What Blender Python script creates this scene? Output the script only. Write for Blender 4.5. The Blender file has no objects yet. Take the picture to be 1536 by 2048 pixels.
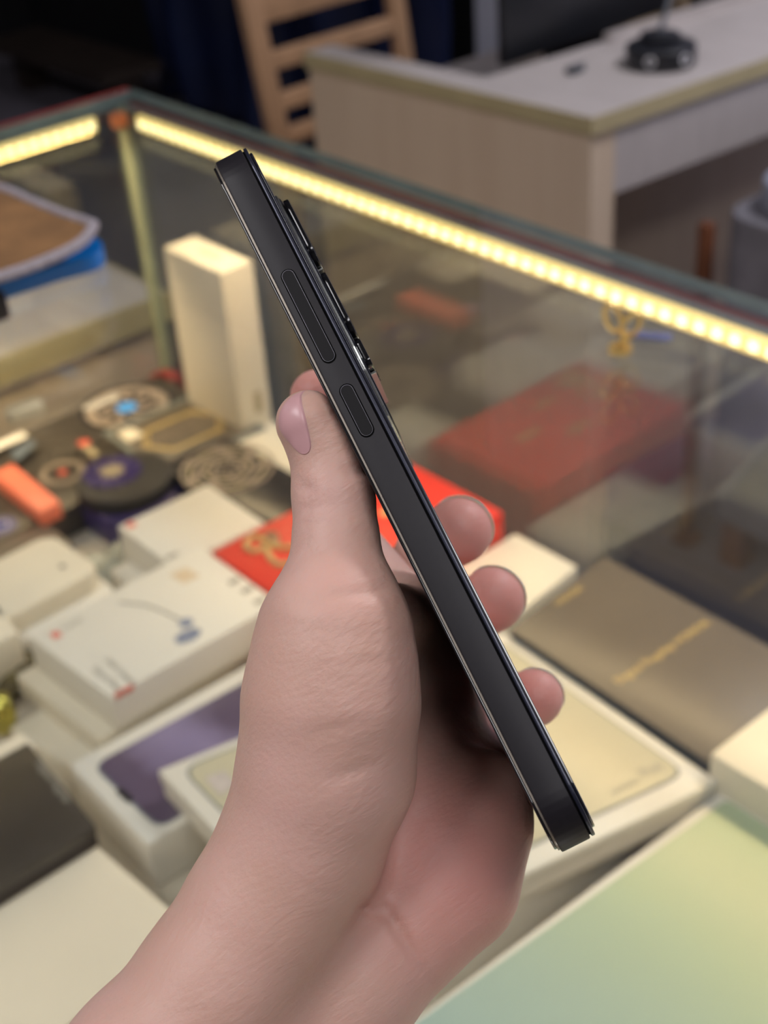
import bpy, bmesh, math, random
import numpy as np
from mathutils import Vector, Matrix
random.seed(7)
S = bpy.context.scene
C = S.collection
H0 = 1.36                                   # camera height above the shop floor
F = 2800.0                                  # focal length in pixels of the 1536x2048 frame
RM = np.array([[0.6606, 0.3779, -0.6487], [0.7479, -0.4065, 0.5248], [-0.0654, -0.8318, -0.5512]])
u_, s_, v_ = np.linalg.svd(RM); RM = u_ @ v_
CAM = np.array([0, 0, H0])

# ------------------------------------------------------------------ camera
cd = bpy.data.cameras.new('camera'); cam = bpy.data.objects.new('camera', cd); C.objects.link(cam)
cd.sensor_fit = 'VERTICAL'; cd.sensor_height = 36.0; cd.sensor_width = 27.0
cd.lens = F / 2048 * 36.0
cd.clip_start = 0.02
B3 = RM @ np.diag([1, -1, -1])
m4 = Matrix([list(B3[i]) + [CAM[i]] for i in range(3)] + [[0, 0, 0, 1]])
cam.matrix_world = m4
cd.dof.use_dof = True; cd.dof.focus_distance = 0.282
cd.dof.aperture_fstop = cd.lens / 3.0
S.camera = cam
# ------------------------------------------------------------------ view, world
vs = S.view_settings
vs.view_transform = 'Standard'; vs.look = 'None'; vs.gamma = 1; vs.exposure = 0.0
vs.use_curve_mapping = False
try:
    S.cycles.use_denoising = True
    S.cycles.max_bounces = 10; S.cycles.transparent_max_bounces = 24
    S.cycles.sample_clamp_indirect = 6
except Exception: pass
wd = bpy.data.worlds.new('world'); S.world = wd; wd.use_nodes = True
wd.node_tree.nodes['Background'].inputs[0].default_value = (0.80, 0.86, 1.0, 1)
wd.node_tree.nodes['Background'].inputs[1].default_value = 0.25

# ------------------------------------------------------------------ helpers
def at(px, py, z):
    "point on the level z (metres above the floor) behind a photograph pixel"
    d = RM @ np.array([(px - 768) / F, (py - 1024) / F, 1.0])
    return CAM + d * ((z - H0) / d[2])
def cp(px, py, d):
    "point at depth d behind a photograph pixel"
    return CAM + RM @ np.array([(px - 768) / F * d, (py - 1024) / F * d, d])

def mat(name, col, rough=0.5, metal=0.0, spec=0.5, noise=0.0, nscale=20.0, bump=0.0, bscale=200.0,
        coat=0.0, stretch=None, sss=0.0, col2=None, trans=0.0):
    m = bpy.data.materials.new(name); m.use_nodes = True
    nt = m.node_tree; b = nt.nodes['Principled BSDF']
    b.inputs['Base Color'].default_value = (*col, 1)
    b.inputs['Roughness'].default_value = rough
    b.inputs['Metallic'].default_value = metal
    b.inputs['Specular IOR Level'].default_value = spec
    b.inputs['Coat Weight'].default_value = coat
    b.inputs['Coat Roughness'].default_value = 0.08
    if trans: b.inputs['Transmission Weight'].default_value = trans
    if sss:
        b.inputs['Subsurface Weight'].default_value = sss
        b.inputs['Subsurface Radius'].default_value = (1.0, 0.35, 0.2)
        b.inputs['Subsurface Scale'].default_value = 0.004
    tc = nt.nodes.new('ShaderNodeTexCoord'); mp = nt.nodes.new('ShaderNodeMapping')
    nt.links.new(tc.outputs['Object'], mp.inputs[0])
    if stretch: mp.inputs['Scale'].default_value = stretch
    if noise:
        n = nt.nodes.new('ShaderNodeTexNoise'); n.inputs['Scale'].default_value = nscale
        n.inputs['Detail'].default_value = 4
        nt.links.new(mp.outputs[0], n.inputs['Vector'])
        mx = nt.nodes.new('ShaderNodeMix'); mx.data_type = 'RGBA'
        c2 = col2 if col2 else tuple(min(1, c * (1 - noise)) for c in col)
        mx.inputs[6].default_value = (*col, 1); mx.inputs[7].default_value = (*c2, 1)
        rp = nt.nodes.new('ShaderNodeMapRange'); rp.inputs[1].default_value = 0.35; rp.inputs[2].default_value = 0.65
        nt.links.new(n.outputs[0], rp.inputs[0]); nt.links.new(rp.outputs[0], mx.inputs[0])
        nt.links.new(mx.outputs[2], b.inputs['Base Color'])
    if bump:
        n = nt.nodes.new('ShaderNodeTexNoise'); n.inputs['Scale'].default_value = bscale
        n.inputs['Detail'].default_value = 3
        nt.links.new(mp.outputs[0], n.inputs['Vector'])
        bp = nt.nodes.new('ShaderNodeBump'); bp.inputs['Strength'].default_value = bump
        bp.inputs['Distance'].default_value = 0.001
        nt.links.new(n.outputs[0], bp.inputs['Height']); nt.links.new(bp.outputs[0], b.inputs['Normal'])
    return m

def emis(name, col, s, base=(0.8, 0.8, 0.8)):
    m = bpy.data.materials.new(name); m.use_nodes = True
    b = m.node_tree.nodes['Principled BSDF']
    b.inputs['Base Color'].default_value = (*base, 1)
    b.inputs['Emission Color'].default_value = (*col, 1); b.inputs['Emission Strength'].default_value = s
    return m

def glass_mat(name, tint, f0, rough=0.0):
    "sheet glass: clear straight through, mirror share rising at grazing angles"
    m = bpy.data.materials.new(name); m.use_nodes = True
    nt = m.node_tree; nt.nodes.clear()
    out = nt.nodes.new('ShaderNodeOutputMaterial'); mix = nt.nodes.new('ShaderNodeMixShader')
    tr = nt.nodes.new('ShaderNodeBsdfTransparent'); gl = nt.nodes.new('ShaderNodeBsdfGlossy')
    tr.inputs[0].default_value = (*tint, 1); gl.inputs[0].default_value = (0.95, 0.97, 1, 1)
    gl.inputs['Roughness'].default_value = rough
    g = nt.nodes.new('ShaderNodeNewGeometry')
    dt = nt.nodes.new('ShaderNodeVectorMath'); dt.operation = 'DOT_PRODUCT'
    nt.links.new(g.outputs['Incoming'], dt.inputs[0]); nt.links.new(g.outputs['Normal'], dt.inputs[1])
    def mth(op, a, b=None):
        n = nt.nodes.new('ShaderNodeMath'); n.operation = op
        for i, v in enumerate((a, b)):
            if v is None: continue
            if isinstance(v, (int, float)): n.inputs[i].default_value = v
            else: nt.links.new(v, n.inputs[i])
        return n.outputs[0]
    c = mth('ABSOLUTE', dt.outputs['Value']); c = mth('SUBTRACT', 1.0, c); c = mth('MAXIMUM', c, 0.0)
    c = mth('POWER', c, 5.0); c = mth('MULTIPLY', c, 1 - f0); c = mth('ADD', c, f0)
    nt.links.new(c, mix.inputs[0]); nt.links.new(tr.outputs[0], mix.inputs[1]); nt.links.new(gl.outputs[0], mix.inputs[2])
    nt.links.new(mix.outputs[0], out.inputs[0])
    return m

class MB:
    "collects shapes in world coordinates; build() links them as one mesh object"
    def __init__(s): s.v = []; s.f = []; s.mi = []; s.cur = 0
    def add(s, vs, fs):
        o = len(s.v); s.v += [tuple(float(x) for x in p) for p in vs]
        for f in fs: s.f.append(tuple(o + i for i in f)); s.mi.append(s.cur)
        return s
    def prism(s, poly, z0, z1):
        n = len(poly)
        a = [(p[0], p[1], z0) for p in poly] + [(p[0], p[1], z1) for p in poly]
        ar = sum(poly[i][0] * poly[(i + 1) % n][1] - poly[(i + 1) % n][0] * poly[i][1] for i in range(n))
        fs = [tuple(range(n))[::-1], tuple(range(n, 2 * n))] + [(i, (i + 1) % n, n + (i + 1) % n, n + i) for i in range(n)]
        if ar < 0: fs = [f[::-1] for f in fs]
        return s.add(a, fs)
    def box(s, x0, x1, y0, y1, z0, z1):
        return s.prism([(x0, y0), (x1, y0), (x1, y1), (x0, y1)], z0, z1)
    def obox(s, c, ax, ay, az):
        "box from centre and three half-axis vectors"
        c, ax, ay, az = map(np.array, (c, ax, ay, az))
        if np.dot(np.cross(ax, ay), az) < 0: ax = -ax
        vs = [c + i * ax + j * ay + k * az for k in (-1, 1) for j in (-1, 1) for i in (-1, 1)]
        return s.add(vs, [(0, 2, 3, 1), (4, 5, 7, 6), (0, 1, 5, 4), (2, 6, 7, 3), (0, 4, 6, 2), (1, 3, 7, 5)])
    def extr(s, outline, org, ex, ey, ez, d0, d1):
        "2D outline in the ex/ey plane, extruded along ez from d0 to d1"
        org, ex, ey, ez = map(np.array, (org, ex, ey, ez)); n = len(outline)
        vs = [org + p[0] * ex + p[1] * ey + d * ez for d in (d0, d1) for p in outline]
        ar = sum(outline[i][0] * outline[(i + 1) % n][1] - outline[(i + 1) % n][0] * outline[i][1] for i in range(n))
        fl = ar * np.dot(np.cross(ex, ey), ez) * (d1 - d0) < 0
        fs = [tuple(range(n))[::-1], tuple(range(n, 2 * n))] + [(i, (i + 1) % n, n + (i + 1) % n, n + i) for i in range(n)]
        if fl: fs = [f[::-1] for f in fs]
        return s.add(vs, fs)
    def ring(s, c, r0, r1, z0, z1, n=48, ex=(1, 0, 0), ey=(0, 1, 0), ez=(0, 0, 1)):
        c, ex, ey, ez = map(np.array, (c, ex, ey, ez)); vs = []
        for z in (z0, z1):
            for r in (r0, r1):
                for i in range(n):
                    a = 2 * math.pi * i / n
                    vs.append(c + ex * r * math.cos(a) + ey * r * math.sin(a) + ez * z)
        fs = []
        for i in range(n):
            j = (i + 1) % n
            fs += [(2 * n + i, 3 * n + i, 3 * n + j, 2 * n + j), (i, j, n + j, n + i),
                   (n + i, n + j, 3 * n + j, 3 * n + i), (i, 2 * n + i, 2 * n + j, j)]
        return s.add(vs, fs)
    def disc(s, c, r, z0, z1, n=40, ex=(1, 0, 0), ey=(0, 1, 0), ez=(0, 0, 1), sx=1, sy=1):
        return s.extr([(sx * r * math.cos(2 * math.pi * i / n), sy * r * math.sin(2 * math.pi * i / n)) for i in range(n)], c, ex, ey, ez, z0, z1)
    def tube(s, pts, r, n=10, closed=False, rs=None):
        pts = [Vector(p) for p in pts]; N = len(pts); vs = []; prev = None
        for k, p in enumerate(pts):
            a = pts[(k + 1) % N] if (closed or k < N - 1) else p
            b = pts[k - 1] if (closed or k > 0) else p
            t = (a - b).normalized()
            if prev is None:
                x = t.orthogonal().normalized()
            else:
                x = (prev - t * prev.dot(t)).normalized()
            prev = x; y = t.cross(x); rr = rs[k] if rs else r
            for i in range(n):
                an = 2 * math.pi * i / n
                vs.append(p + (x * math.cos(an) + y * math.sin(an)) * rr)
        fs = []
        for k in range(N if closed else N - 1):
            for i in range(n):
                j = (i + 1) % n; k2 = (k + 1) % N
                fs.append((k * n + i, k * n + j, k2 * n + j, k2 * n + i))
        if not closed: fs += [tuple(range(n))[::-1], tuple((N - 1) * n + i for i in range(n))]
        return s.add(vs, fs)
    def build(s, name, mats, parent=None, bevel=0, seg=2, smooth=False, solid_off=None):
        off = wloc(parent) if parent else Vector((0, 0, 0))
        me = bpy.data.meshes.new(name)
        me.from_pydata([tuple(Vector(p) - off) for p in s.v], [], s.f)
        if not isinstance(mats, (list, tuple)): mats = [mats]
        for m in mats: me.materials.append(m)
        for p, i in zip(me.polygons, s.mi): p.material_index = i
        if bevel:
            bm = bmesh.new(); bm.from_mesh(me)
            bmesh.ops.bevel(bm, geom=[e for e in bm.edges], offset=bevel, segments=seg, affect='EDGES', profile=0.5, clamp_overlap=True)
            bm.to_mesh(me); bm.free()
        if smooth or bevel:
            for p in me.polygons: p.use_smooth = True
            if hasattr(me, 'set_sharp_from_angle'): me.set_sharp_from_angle(angle=math.radians(38))
        me.update()
        o = bpy.data.objects.new(name, me); C.objects.link(o)
        if parent: o.parent = parent
        return o
def wloc(o):
    v = Vector(o.location)
    while o.parent: o = o.parent; v += o.location
    return v
def tag(o, label=None, cat=None, group=None, kind=None):
    if label: o['label'] = label
    if cat: o['category'] = cat
    if group: o['group'] = group
    if kind: o['kind'] = kind
    return o
def thing(name, label, cat, loc, group=None):
    o = bpy.data.objects.new(name, None); C.objects.link(o); o.location = loc
    o.empty_display_size = 0.02
    return tag(o, label, cat, group)
def lerp(a, b, t): return tuple(a[i] * (1 - t) + b[i] * t for i in range(len(a)))
def bil(q, u, v):
    "point in a quad q (4 corners) at u,v"
    return lerp(lerp(q[0], q[1], u), lerp(q[3], q[2], u), v)
def rrect(w, h, r, n=8, cx=0, cy=0):
    o = []
    for sx, sy, a0 in ((1, 1, 0), (-1, 1, 90), (-1, -1, 180), (1, -1, 270)):
        for i in range(n + 1):
            a = math.radians(a0 + 90 * i / n)
            o.append((cx + sx * (w / 2 - r) + r * math.cos(a), cy + sy * (h / 2 - r) + r * math.sin(a)))
    return o
def rquad(q, r, n=6):
    "rounded-corner version of a 2D quad"
    o = []
    for i in range(4):
        p = Vector(q[i][:2]); a = (Vector(q[i - 1][:2]) - p).normalized(); b = (Vector(q[(i + 1) % 4][:2]) - p).normalized()
        for k in range(n + 1):
            t = k / n
            o.append(tuple(p + a * r * (1 - t) ** 2 + b * r * t ** 2))
    return o
def text(name, body, m, parent, org, ex, ey, size, width=None, ext=0.00008):
    "lettering laid out along ex, letter tops towards ey"
    cu = bpy.data.curves.new(name, 'FONT'); cu.body = body; cu.size = size; cu.extrude = ext
    cu.align_x = 'LEFT'; cu.resolution_u = 3
    tmp = bpy.data.objects.new('tmp', cu); C.objects.link(tmp)
    dg = bpy.context.evaluated_depsgraph_get(); dg.update()
    me = bpy.data.meshes.new_from_object(tmp.evaluated_get(dg))
    C.objects.unlink(tmp); bpy.data.objects.remove(tmp)
    xs = [v.co.x for v in me.vertices]; k = (width / max(xs)) if width else 1
    ex = Vector(ex).normalized(); ey = Vector(ey).normalized(); ez = ex.cross(ey)
    off = wloc(parent)
    for v in me.vertices:
        c = v.co.copy()
        v.co = Vector(org) - off + ex * c.x * k + ey * c.y * k + ez * c.z
    me.materials.append(m); me.name = name
    o = bpy.data.objects.new(name, me); C.objects.link(o); o.parent = parent
    return o

# ------------------------------------------------------------------ materials
M = {}
M['floor'] = mat('floor_tile', (0.17, 0.155, 0.19), 0.4, noise=0.25, nscale=3)
M['wall'] = mat('lavender_wall_paint', (0.70, 0.71, 0.86), 0.6, noise=0.06, nscale=5)
M['darkwall'] = mat('black_wall_cloth', (0.006, 0.006, 0.009), 0.7, noise=0.4, nscale=6)
M['ceil'] = mat('ceiling_paint', (0.30, 0.30, 0.31), 0.8, noise=0.05, nscale=4)
M['side'] = mat('grey_wall_paint', (0.22, 0.21, 0.21), 0.7, noise=0.08, nscale=4)
M['shelf'] = mat('cream_shelf_board', (0.62, 0.56, 0.46), 0.5, noise=0.1, nscale=12)
M['wood'] = mat('pale_laminate', (0.60, 0.48, 0.365), 0.5, noise=0.22, nscale=7, stretch=(4, 4, 0.3), col2=(0.56, 0.44, 0.33))
M['woodtop'] = mat('pale_laminate_top', (0.46, 0.42, 0.415), 0.38, noise=0.08, nscale=8, stretch=(1, 5, 1))
M['edge'] = mat('olive_edge_band', (0.45, 0.38, 0.22), 0.5, noise=0.1, nscale=15)
M['chair'] = mat('light_wood_chair', (0.48, 0.29, 0.17), 0.5, noise=0.2, nscale=8, stretch=(3, 3, 0.6))
M['glass'] = glass_mat('clear_sheet_glass', (0.955, 0.97, 0.955), 0.085)
M['glass_edge'] = mat('green_glass_edge', (0.19, 0.25, 0.25), 0.2, noise=0.2, nscale=30)
M['edgepost'] = mat('pale_green_glass_edge', (0.34, 0.37, 0.25), 0.25, noise=0.15, nscale=30)
M['redtrim'] = mat('dark_red_trim', (0.22, 0.035, 0.03), 0.45, noise=0.2, nscale=30)
M['orange'] = mat('orange_corner_block', (0.75, 0.22, 0.08), 0.4, noise=0.1, nscale=40)
M['white'] = mat('white_card', (0.80, 0.77, 0.71), 0.45, noise=0.03, nscale=14)
M['cream'] = mat('cream_card', (0.80, 0.74, 0.62), 0.45, noise=0.04, nscale=14)
M['black'] = mat('black_card', (0.065, 0.055, 0.045), 0.35, noise=0.3, nscale=18)
M['blackgloss'] = mat('black_gloss_card', (0.035, 0.032, 0.035), 0.25, noise=0.3, nscale=14)
M['brown'] = mat('bronze_black_card', (0.15, 0.125, 0.10), 0.35, noise=0.15, nscale=12)
M['navy'] = mat('slate_card_side', (0.055, 0.065, 0.08), 0.4, noise=0.15, nscale=20)
M['red'] = mat('red_card', (0.80, 0.055, 0.035), 0.4, noise=0.1, nscale=10)
M['redside'] = mat('dark_red_card', (0.55, 0.04, 0.05), 0.4, noise=0.1, nscale=10)
M['gold'] = mat('gold_foil', (0.80, 0.55, 0.20), 0.3, metal=0.6, noise=0.2, nscale=60)
M['goldpl'] = mat('gold_print', (0.70, 0.52, 0.22), 0.4, noise=0.2, nscale=80)
M['tan'] = mat('tan_print', (0.42, 0.35, 0.22), 0.5, noise=0.25, nscale=80)
M['greyprint'] = mat('grey_print', (0.40, 0.38, 0.34), 0.5, noise=0.2, nscale=80)
M['blueprint'] = mat('blue_grey_print', (0.25, 0.29, 0.42), 0.5, noise=0.2, nscale=80)
M['redprint'] = mat('red_print', (0.75, 0.12, 0.08), 0.5, noise=0.15, nscale=80)
M['slateprint'] = mat('slate_border_print', (0.20, 0.23, 0.23), 0.4, noise=0.15, nscale=30)
M['fanblue'] = mat('violet_fan_print', (0.055, 0.04, 0.16), 0.35, noise=0.3, nscale=60)
M['fangrey'] = mat('warm_grey_fan_print', (0.30, 0.24, 0.19), 0.35, noise=0.3, nscale=60)
M['blue'] = mat('bright_blue_print', (0.06, 0.30, 0.75), 0.4, noise=0.1, nscale=60)
M['bluetray'] = mat('bright_blue_plastic', (0.0, 0.16, 0.55), 0.35, noise=0.1, nscale=20)
M['suede'] = mat('brown_suede', (0.25, 0.125, 0.045), 0.9, noise=0.3, nscale=45, bump=0.5, bscale=400)
M['piping'] = mat('grey_piping', (0.36, 0.32, 0.35), 0.8, noise=0.3, nscale=300, bump=0.5, bscale=600)
M['salmon'] = mat('salmon_plastic', (0.90, 0.22, 0.13), 0.4, noise=0.08, nscale=20)
M['film'] = mat('crumpled_clear_film', (0.42, 0.43, 0.37), 0.2, noise=0.3, nscale=40, bump=1.0, bscale=90)
M['metalblk'] = mat('black_plastic', (0.012, 0.013, 0.018), 0.35, noise=0.2, nscale=20)
M['screenblk'] = mat('black_monitor_shell', (0.012, 0.014, 0.02), 0.4, noise=0.3, nscale=6)
M['upholst'] = mat('grey_upholstery', (0.16, 0.155, 0.185), 0.8, noise=0.2, nscale=30, bump=0.4, bscale=300)
M['seatblue'] = mat('pale_blue_grey_cushion', (0.24, 0.26, 0.34), 0.7, noise=0.1, nscale=20)
M['legbrown'] = mat('red_brown_wood', (0.16, 0.055, 0.025), 0.45, noise=0.3, nscale=12)
M['darkbrown'] = mat('dark_brown_board', (0.028, 0.018, 0.014), 0.6, noise=0.3, nscale=8)
M['bluecloth'] = mat('navy_satin_cloth', (0.004, 0.008, 0.035), 0.35, noise=0.5, nscale=7, col2=(0.004, 0.010, 0.045))
M['silverphone'] = mat('beige_tablet_print', (0.60, 0.56, 0.42), 0.25, noise=0.08, nscale=8)
M['outline'] = mat('blue_grey_outline', (0.20, 0.23, 0.26), 0.35, noise=0.1, nscale=40)
M['pinklabel'] = mat('pale_pink_label', (0.62, 0.56, 0.55), 0.5, noise=0.2, nscale=150)
M['lilac'] = mat('lilac_print', (0.22, 0.20, 0.33), 0.25, noise=0.2, nscale=20)
M['gilt'] = mat('crinkled_gilt_foil', (0.62, 0.55, 0.12), 0.18, metal=0.9, noise=0.3, nscale=60, bump=1.0, bscale=60)

# ------------------------------------------------------------------ the room
def struct(name, mb, m, **k):
    o = mb.build(name, m, **k); o['kind'] = 'structure'; return o
X0, X1, Y0, Y1, ZC = -5.2, 2.6, -2.6, 2.62, 2.95
struct('floor', MB().box(X0, X1, Y0, Y1, -0.05, 0), M['floor'])
struct('ceiling', MB().box(X0, X1, Y0, Y1, ZC, ZC + 0.05), M['ceil'])
XS = -2.70
struct('wall_back', MB().box(XS, X1, Y1, Y1 + 0.08, 0, ZC), M['wall'])
struct('wall_back_dark', MB().box(X0, XS, Y1, Y1 + 0.08, 0, ZC), M['darkwall'])
struct('wall_left', MB().box(X0 - 0.08, X0, Y0, Y1 + 0.08, 0, ZC), M['darkwall'])
struct('wall_right', MB().box(X1, X1 + 0.08, Y0, Y1 + 0.08, 0, ZC), M['side'])
struct('wall_front', MB().box(X0, X1, Y0 - 0.08, Y0, 0, ZC), M['side'])

# ceiling lights (panel = frame + diffuser, with its own lamp)
M['lampframe'] = mat('white_lamp_frame', (0.7, 0.7, 0.7), 0.4, noise=0.05)
M['diff'] = emis('lit_diffuser', (0.95, 0.97, 1.0), 3.0)
def ceiling_light(x, y, w, h, power, label):
    t = thing('ceiling_light', label, 'ceiling light', (x, y, ZC - 0.04))
    fr = MB()
    for a in ((x - w / 2 - .02, x + w / 2 + .02, y - h / 2 - .02, y - h / 2), (x - w / 2 - .02, x + w / 2 + .02, y + h / 2, y + h / 2 + .02),
              (x - w / 2 - .02, x - w / 2, y - h / 2, y + h / 2), (x + w / 2, x + w / 2 + .02, y - h / 2, y + h / 2)):
        fr.box(*a, ZC - 0.045, ZC)
    fr.build('frame', M['lampframe'], t)
    MB().box(x - w / 2, x + w / 2, y - h / 2, y + h / 2, ZC - 0.03, ZC - 0.01).build('diffuser', M['diff'], t)
    ld = bpy.data.lights.new('lamp', 'AREA'); ld.shape = 'RECTANGLE'; ld.size = w; ld.size_y = h
    ld.energy = power; ld.color = (1.0, 0.96, 0.97)
    lo = bpy.data.objects.new('lamp', ld); C.objects.link(lo); lo.parent = t; lo.location = (0, 0, -0.012)
CL = [(-0.6, -0.95, 1.1, 0.5, 23, 'white ceiling light panel above and behind the showcase front'),
      (0.9, -0.1, 0.5, 1.1, 14, 'white ceiling light panel over the right end of the showcase'),
      (-0.25, 2.15, 0.7, 0.5, 38, 'added white ceiling panel on the far right, brightening the counter and back wall'),  # unseen lamp, added to lift the counter and back wall
      (-3.4, -0.9, 0.9, 0.4, 7, 'white ceiling light panel near the far left wall')]
for a in CL: ceiling_light(*a)

# ------------------------------------------------------------------ the glass showcase
ZT, ZS = H0 - 0.35, H0 - 0.625                 # top glass, shelf
XL, YB, XR, YF = -1.062, 0.605, 0.45, -0.06    # inner faces
sc_ = thing('glass_showcase', 'glass display counter with warm light strips under its rim', 'display case', (XL, YB, 0))
# plinth (a low white cabinet below the shelf)
MB().box(XL, XR, YF, YB, 0.06, ZS - 0.02).build('cabinet_base', M['wood'], sc_)
MB().box(XL + 0.03, XR - .03, YF + .03, YB - .03, 0.0, 0.06).build('plinth', M['darkbrown'], sc_)
MB().box(XL - 0.006, XR, YF, YB + 0.006, ZS - 0.02, ZS).build('display_shelf', M['shelf'], sc_)
def pane(name, x0, x1, y0, y1, z0, z1, parent, edge_faces=None):
    mb = MB(); mb.box(x0, x1, y0, y1, z0, z1)
    o = mb.build(name, [M['glass'], M['glass_edge']], parent)
    return o
TG = 0.008
tg = pane('top_pane', XL - 0.008, XR + .015, YF - .015, YB + 0.018, ZT - TG, ZT, sc_)
for p in tg.data.polygons:
    if abs(p.normal.z) < 0.5: p.material_index = 1
bp_ = pane('back_pane', XL, XR, YB, YB + 0.006, ZS, ZT - TG - 0.001, sc_)
lp_ = pane('left_pane', XL - 0.006, XL, YF, YB, ZS, ZT - TG - 0.001, sc_)
fp_ = pane('front_pane', XL, XR, YF - 0.006, YF, ZS, ZT - TG - 0.001, sc_)
for pn in (bp_, lp_, fp_):
    for p in pn.data.polygons:
        dims = sorted(((pn.dimensions.x, 0), (pn.dimensions.y, 1)))
        if abs(p.normal.z) > 0.5: p.material_index = 1
MB().box(XL - 0.006, XL + 0.004, YB - 0.003, YB + 0.006, ZS, ZT - TG - .001).build('corner_post', M['edgepost'], sc_)
# red trim bands on the outside below the rim, orange corner block
MB().box(XL - 0.004, XR, YB + 0.0065, YB + 0.0150, ZT - 0.030, ZT - TG - .001).build('rim_trim', M['redtrim'], sc_)
MB().box(XL - 0.016, XL - 0.0085, YF, YB + 0.016, ZT - 0.008, ZT + 0.0005).build('rim_trim', M['redtrim'], sc_)
MB().box(XL + .005, XL + .018, YB - .018, YB - .005, ZT - .022, ZT - TG - .001).build('corner_bracket', M['orange'], sc_, bevel=.003)
MB().box(XL + .006, XL + .034, YB - .024, YB - .002, ZS, ZS + .018).build('corner_bracket', M['redtrim'], sc_, bevel=.003)
MB().box(XL + .004, XL + .052, YB - .009, YB - .001, ZS + .001, ZS + .008).build('base_trim', M['redtrim'], sc_)
MB().box(XL + .001, XL + .007, 0.1, YB - .05, ZS + .001, ZS + .010).build('base_trim', M['cream'], sc_)
# warm light strips (silicone sleeve, chips, and the light they give)
M['sleeve'] = emis('warm_lit_sleeve', (1.0, 0.70, 0.20), 1.15, (0.8, 0.7, 0.4))
M['chip'] = emis('warm_lit_chip', (1.0, 0.86, 0.42), 3.2)
def light_strip(p0, p1, inward, label, energy, nchip, c0, c1, tilt=.45):
    p0, p1, inward = map(np.array, (p0, p1, inward))
    t = thing('light_strip', label, 'light strip', tuple(p0))
    d = p1 - p0; L = np.linalg.norm(d); d = d / L; up = np.array([0, 0, 1.0])
    MB().obox((p0 + p1) / 2, d * L / 2, inward * 0.0022, up * 0.0062).build('sleeve', M['sleeve'], t, bevel=0.001)
    first = None
    for k in range(nchip):
        c = p0 + d * (c0 + (c1 - c0) * k / max(1, nchip - 1)) + inward * 0.0030
        if first is None:
            first = MB().obox(c, d * 0.0027, inward * 0.0008, up * 0.0027).build('light_chip', M['chip'], t); fc = c
        else:
            o = first.copy(); C.objects.link(o); o.parent = t; o.location = Vector(first.location) + Vector(c - fc)
    ld = bpy.data.lights.new('strip_lamp', 'AREA'); ld.shape = 'RECTANGLE'; ld.size = L * 0.98; ld.size_y = 0.012
    ld.energy = energy; ld.color = (1.0, 0.73, 0.40); ld.spread = math.radians(170)
    lo = bpy.data.objects.new('strip_lamp', ld); C.objects.link(lo); lo.parent = t
    c = (p0 + p1) / 2 + inward * 0.006 - up * 0.008 - p0
    z = Vector(up - tilt * inward).normalized(); x = Vector(d); y = z.cross(x)   # the lamp shines along -z of its frame
    lo.matrix_local = Matrix.Translation(Vector(c)) @ Matrix([[x[i], y[i], z[i]] for i in range(3)]).to_4x4()
zl = ZT - 0.0155
light_strip((XL + 0.03, YB - 0.0035, zl), (0.40, YB - 0.0035, zl), (0, -1, 0), 'warm glowing light strip along the back rim of the showcase', 1.75, 60, 0.008, 0.74)
light_strip((XL + 0.0035, YB - 0.03, zl), (XL + 0.0035, 0.0, zl), (1, 0, 0), 'warm glowing light strip along the left rim of the showcase', 3.0, 24, 0.006, 0.26, tilt=-.6)
light_strip((XL + 0.03, YF + 0.0035, zl), (0.40, YF + 0.0035, zl), (0, 1, 0), 'warm light strip along the front rim, out of the picture', 0.4, 1, 0.1, 0.1)

# ------------------------------------------------------------------ boxes in the showcase
def zz(r): return H0 + r
def quad(*pp, z): return [tuple(at(*p, z)[:2]) for p in pp]
def carton(name, label, q, zb, zt, m, group=None, bevel=0.0012, base_m=None, split=None, cat='box'):
    "a lidded carton: body and lid"
    cx = sum(p[0] for p in q) / 4; cy = sum(p[1] for p in q) / 4
    t = thing(name, label, cat, (cx, cy, zb), group)
    if split:
        MB().prism(q, split + 0.0004, zt).build('lid', m, t, bevel=bevel)
        qi = [lerp(p, (cx, cy), 0.008) for p in q]
        MB().prism(qi, zb, split).build('body', base_m or m, t, bevel=bevel * 0.6)
    else:
        MB().prism(q, zb, zt).build('body', m, t, bevel=bevel)
    return t
def sticker(name, t, poly, z, m, h=0.00025):
    return MB().prism(poly, z + 0.00002, z + h).build(name, m, t)
def par(L, Fp, R): return [L, Fp, R, (L[0] + R[0] - Fp[0], L[1] + R[1] - Fp[1])]
EX, EY = (1, 0, 0), (0, 1, 0)

# white accessory carton (big one on the stack)
z = zz(-.56)
q = quad((55, 1271), (400, 1090), (558, 1205), (222, 1396), z=z)
t = carton('accessory_box', 'large white accessory box with small red logo and red corner mark, topmost left stack', q, zz(-.588), z, M['white'], 'white accessory boxes')
sticker('red_logo', t, quad((100, 1268), (116, 1262), (124, 1272), (108, 1278), z=z), z, M['redprint'])
text('brand_text', 'HUAWEI', M['greyprint'], t, (*at(126, 1262, z)[:2], z + .0003), EY, (-1, 0, 0), 0.004)
text('printed_title', 'SuperCharge', M['greyprint'], t, (*at(183, 1338, z)[:2], z + .0003), EX, (0, 1, 0), 0.0085, width=0.036)
text('printed_subtitle', 'Wall Charger', M['greyprint'], t, (*at(208, 1322, z)[:2], z + .0003), EX, (0, 1, 0), 0.006, width=0.034)
MB().box(-.6290, -.6274, .2835, .2965, zz(-.563), z + .0004).build('red_mark', M['redprint'], t)
pic = MB()
pic.disc((*at(376, 1272, z)[:2], z), 0.0062, .0001, .0003, sy=1.5); pic.disc((*at(372, 1246, z)[:2], z), 0.005, .0001, .0003)
pic.build('printed_plug_picture', M['blueprint'], t)
cab = MB(); cab.tube([(*at(x, y, z)[:2], z + .0002) for x, y in ((240, 1205), (290, 1210), (330, 1225), (360, 1240))], .0007, 6)
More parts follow.
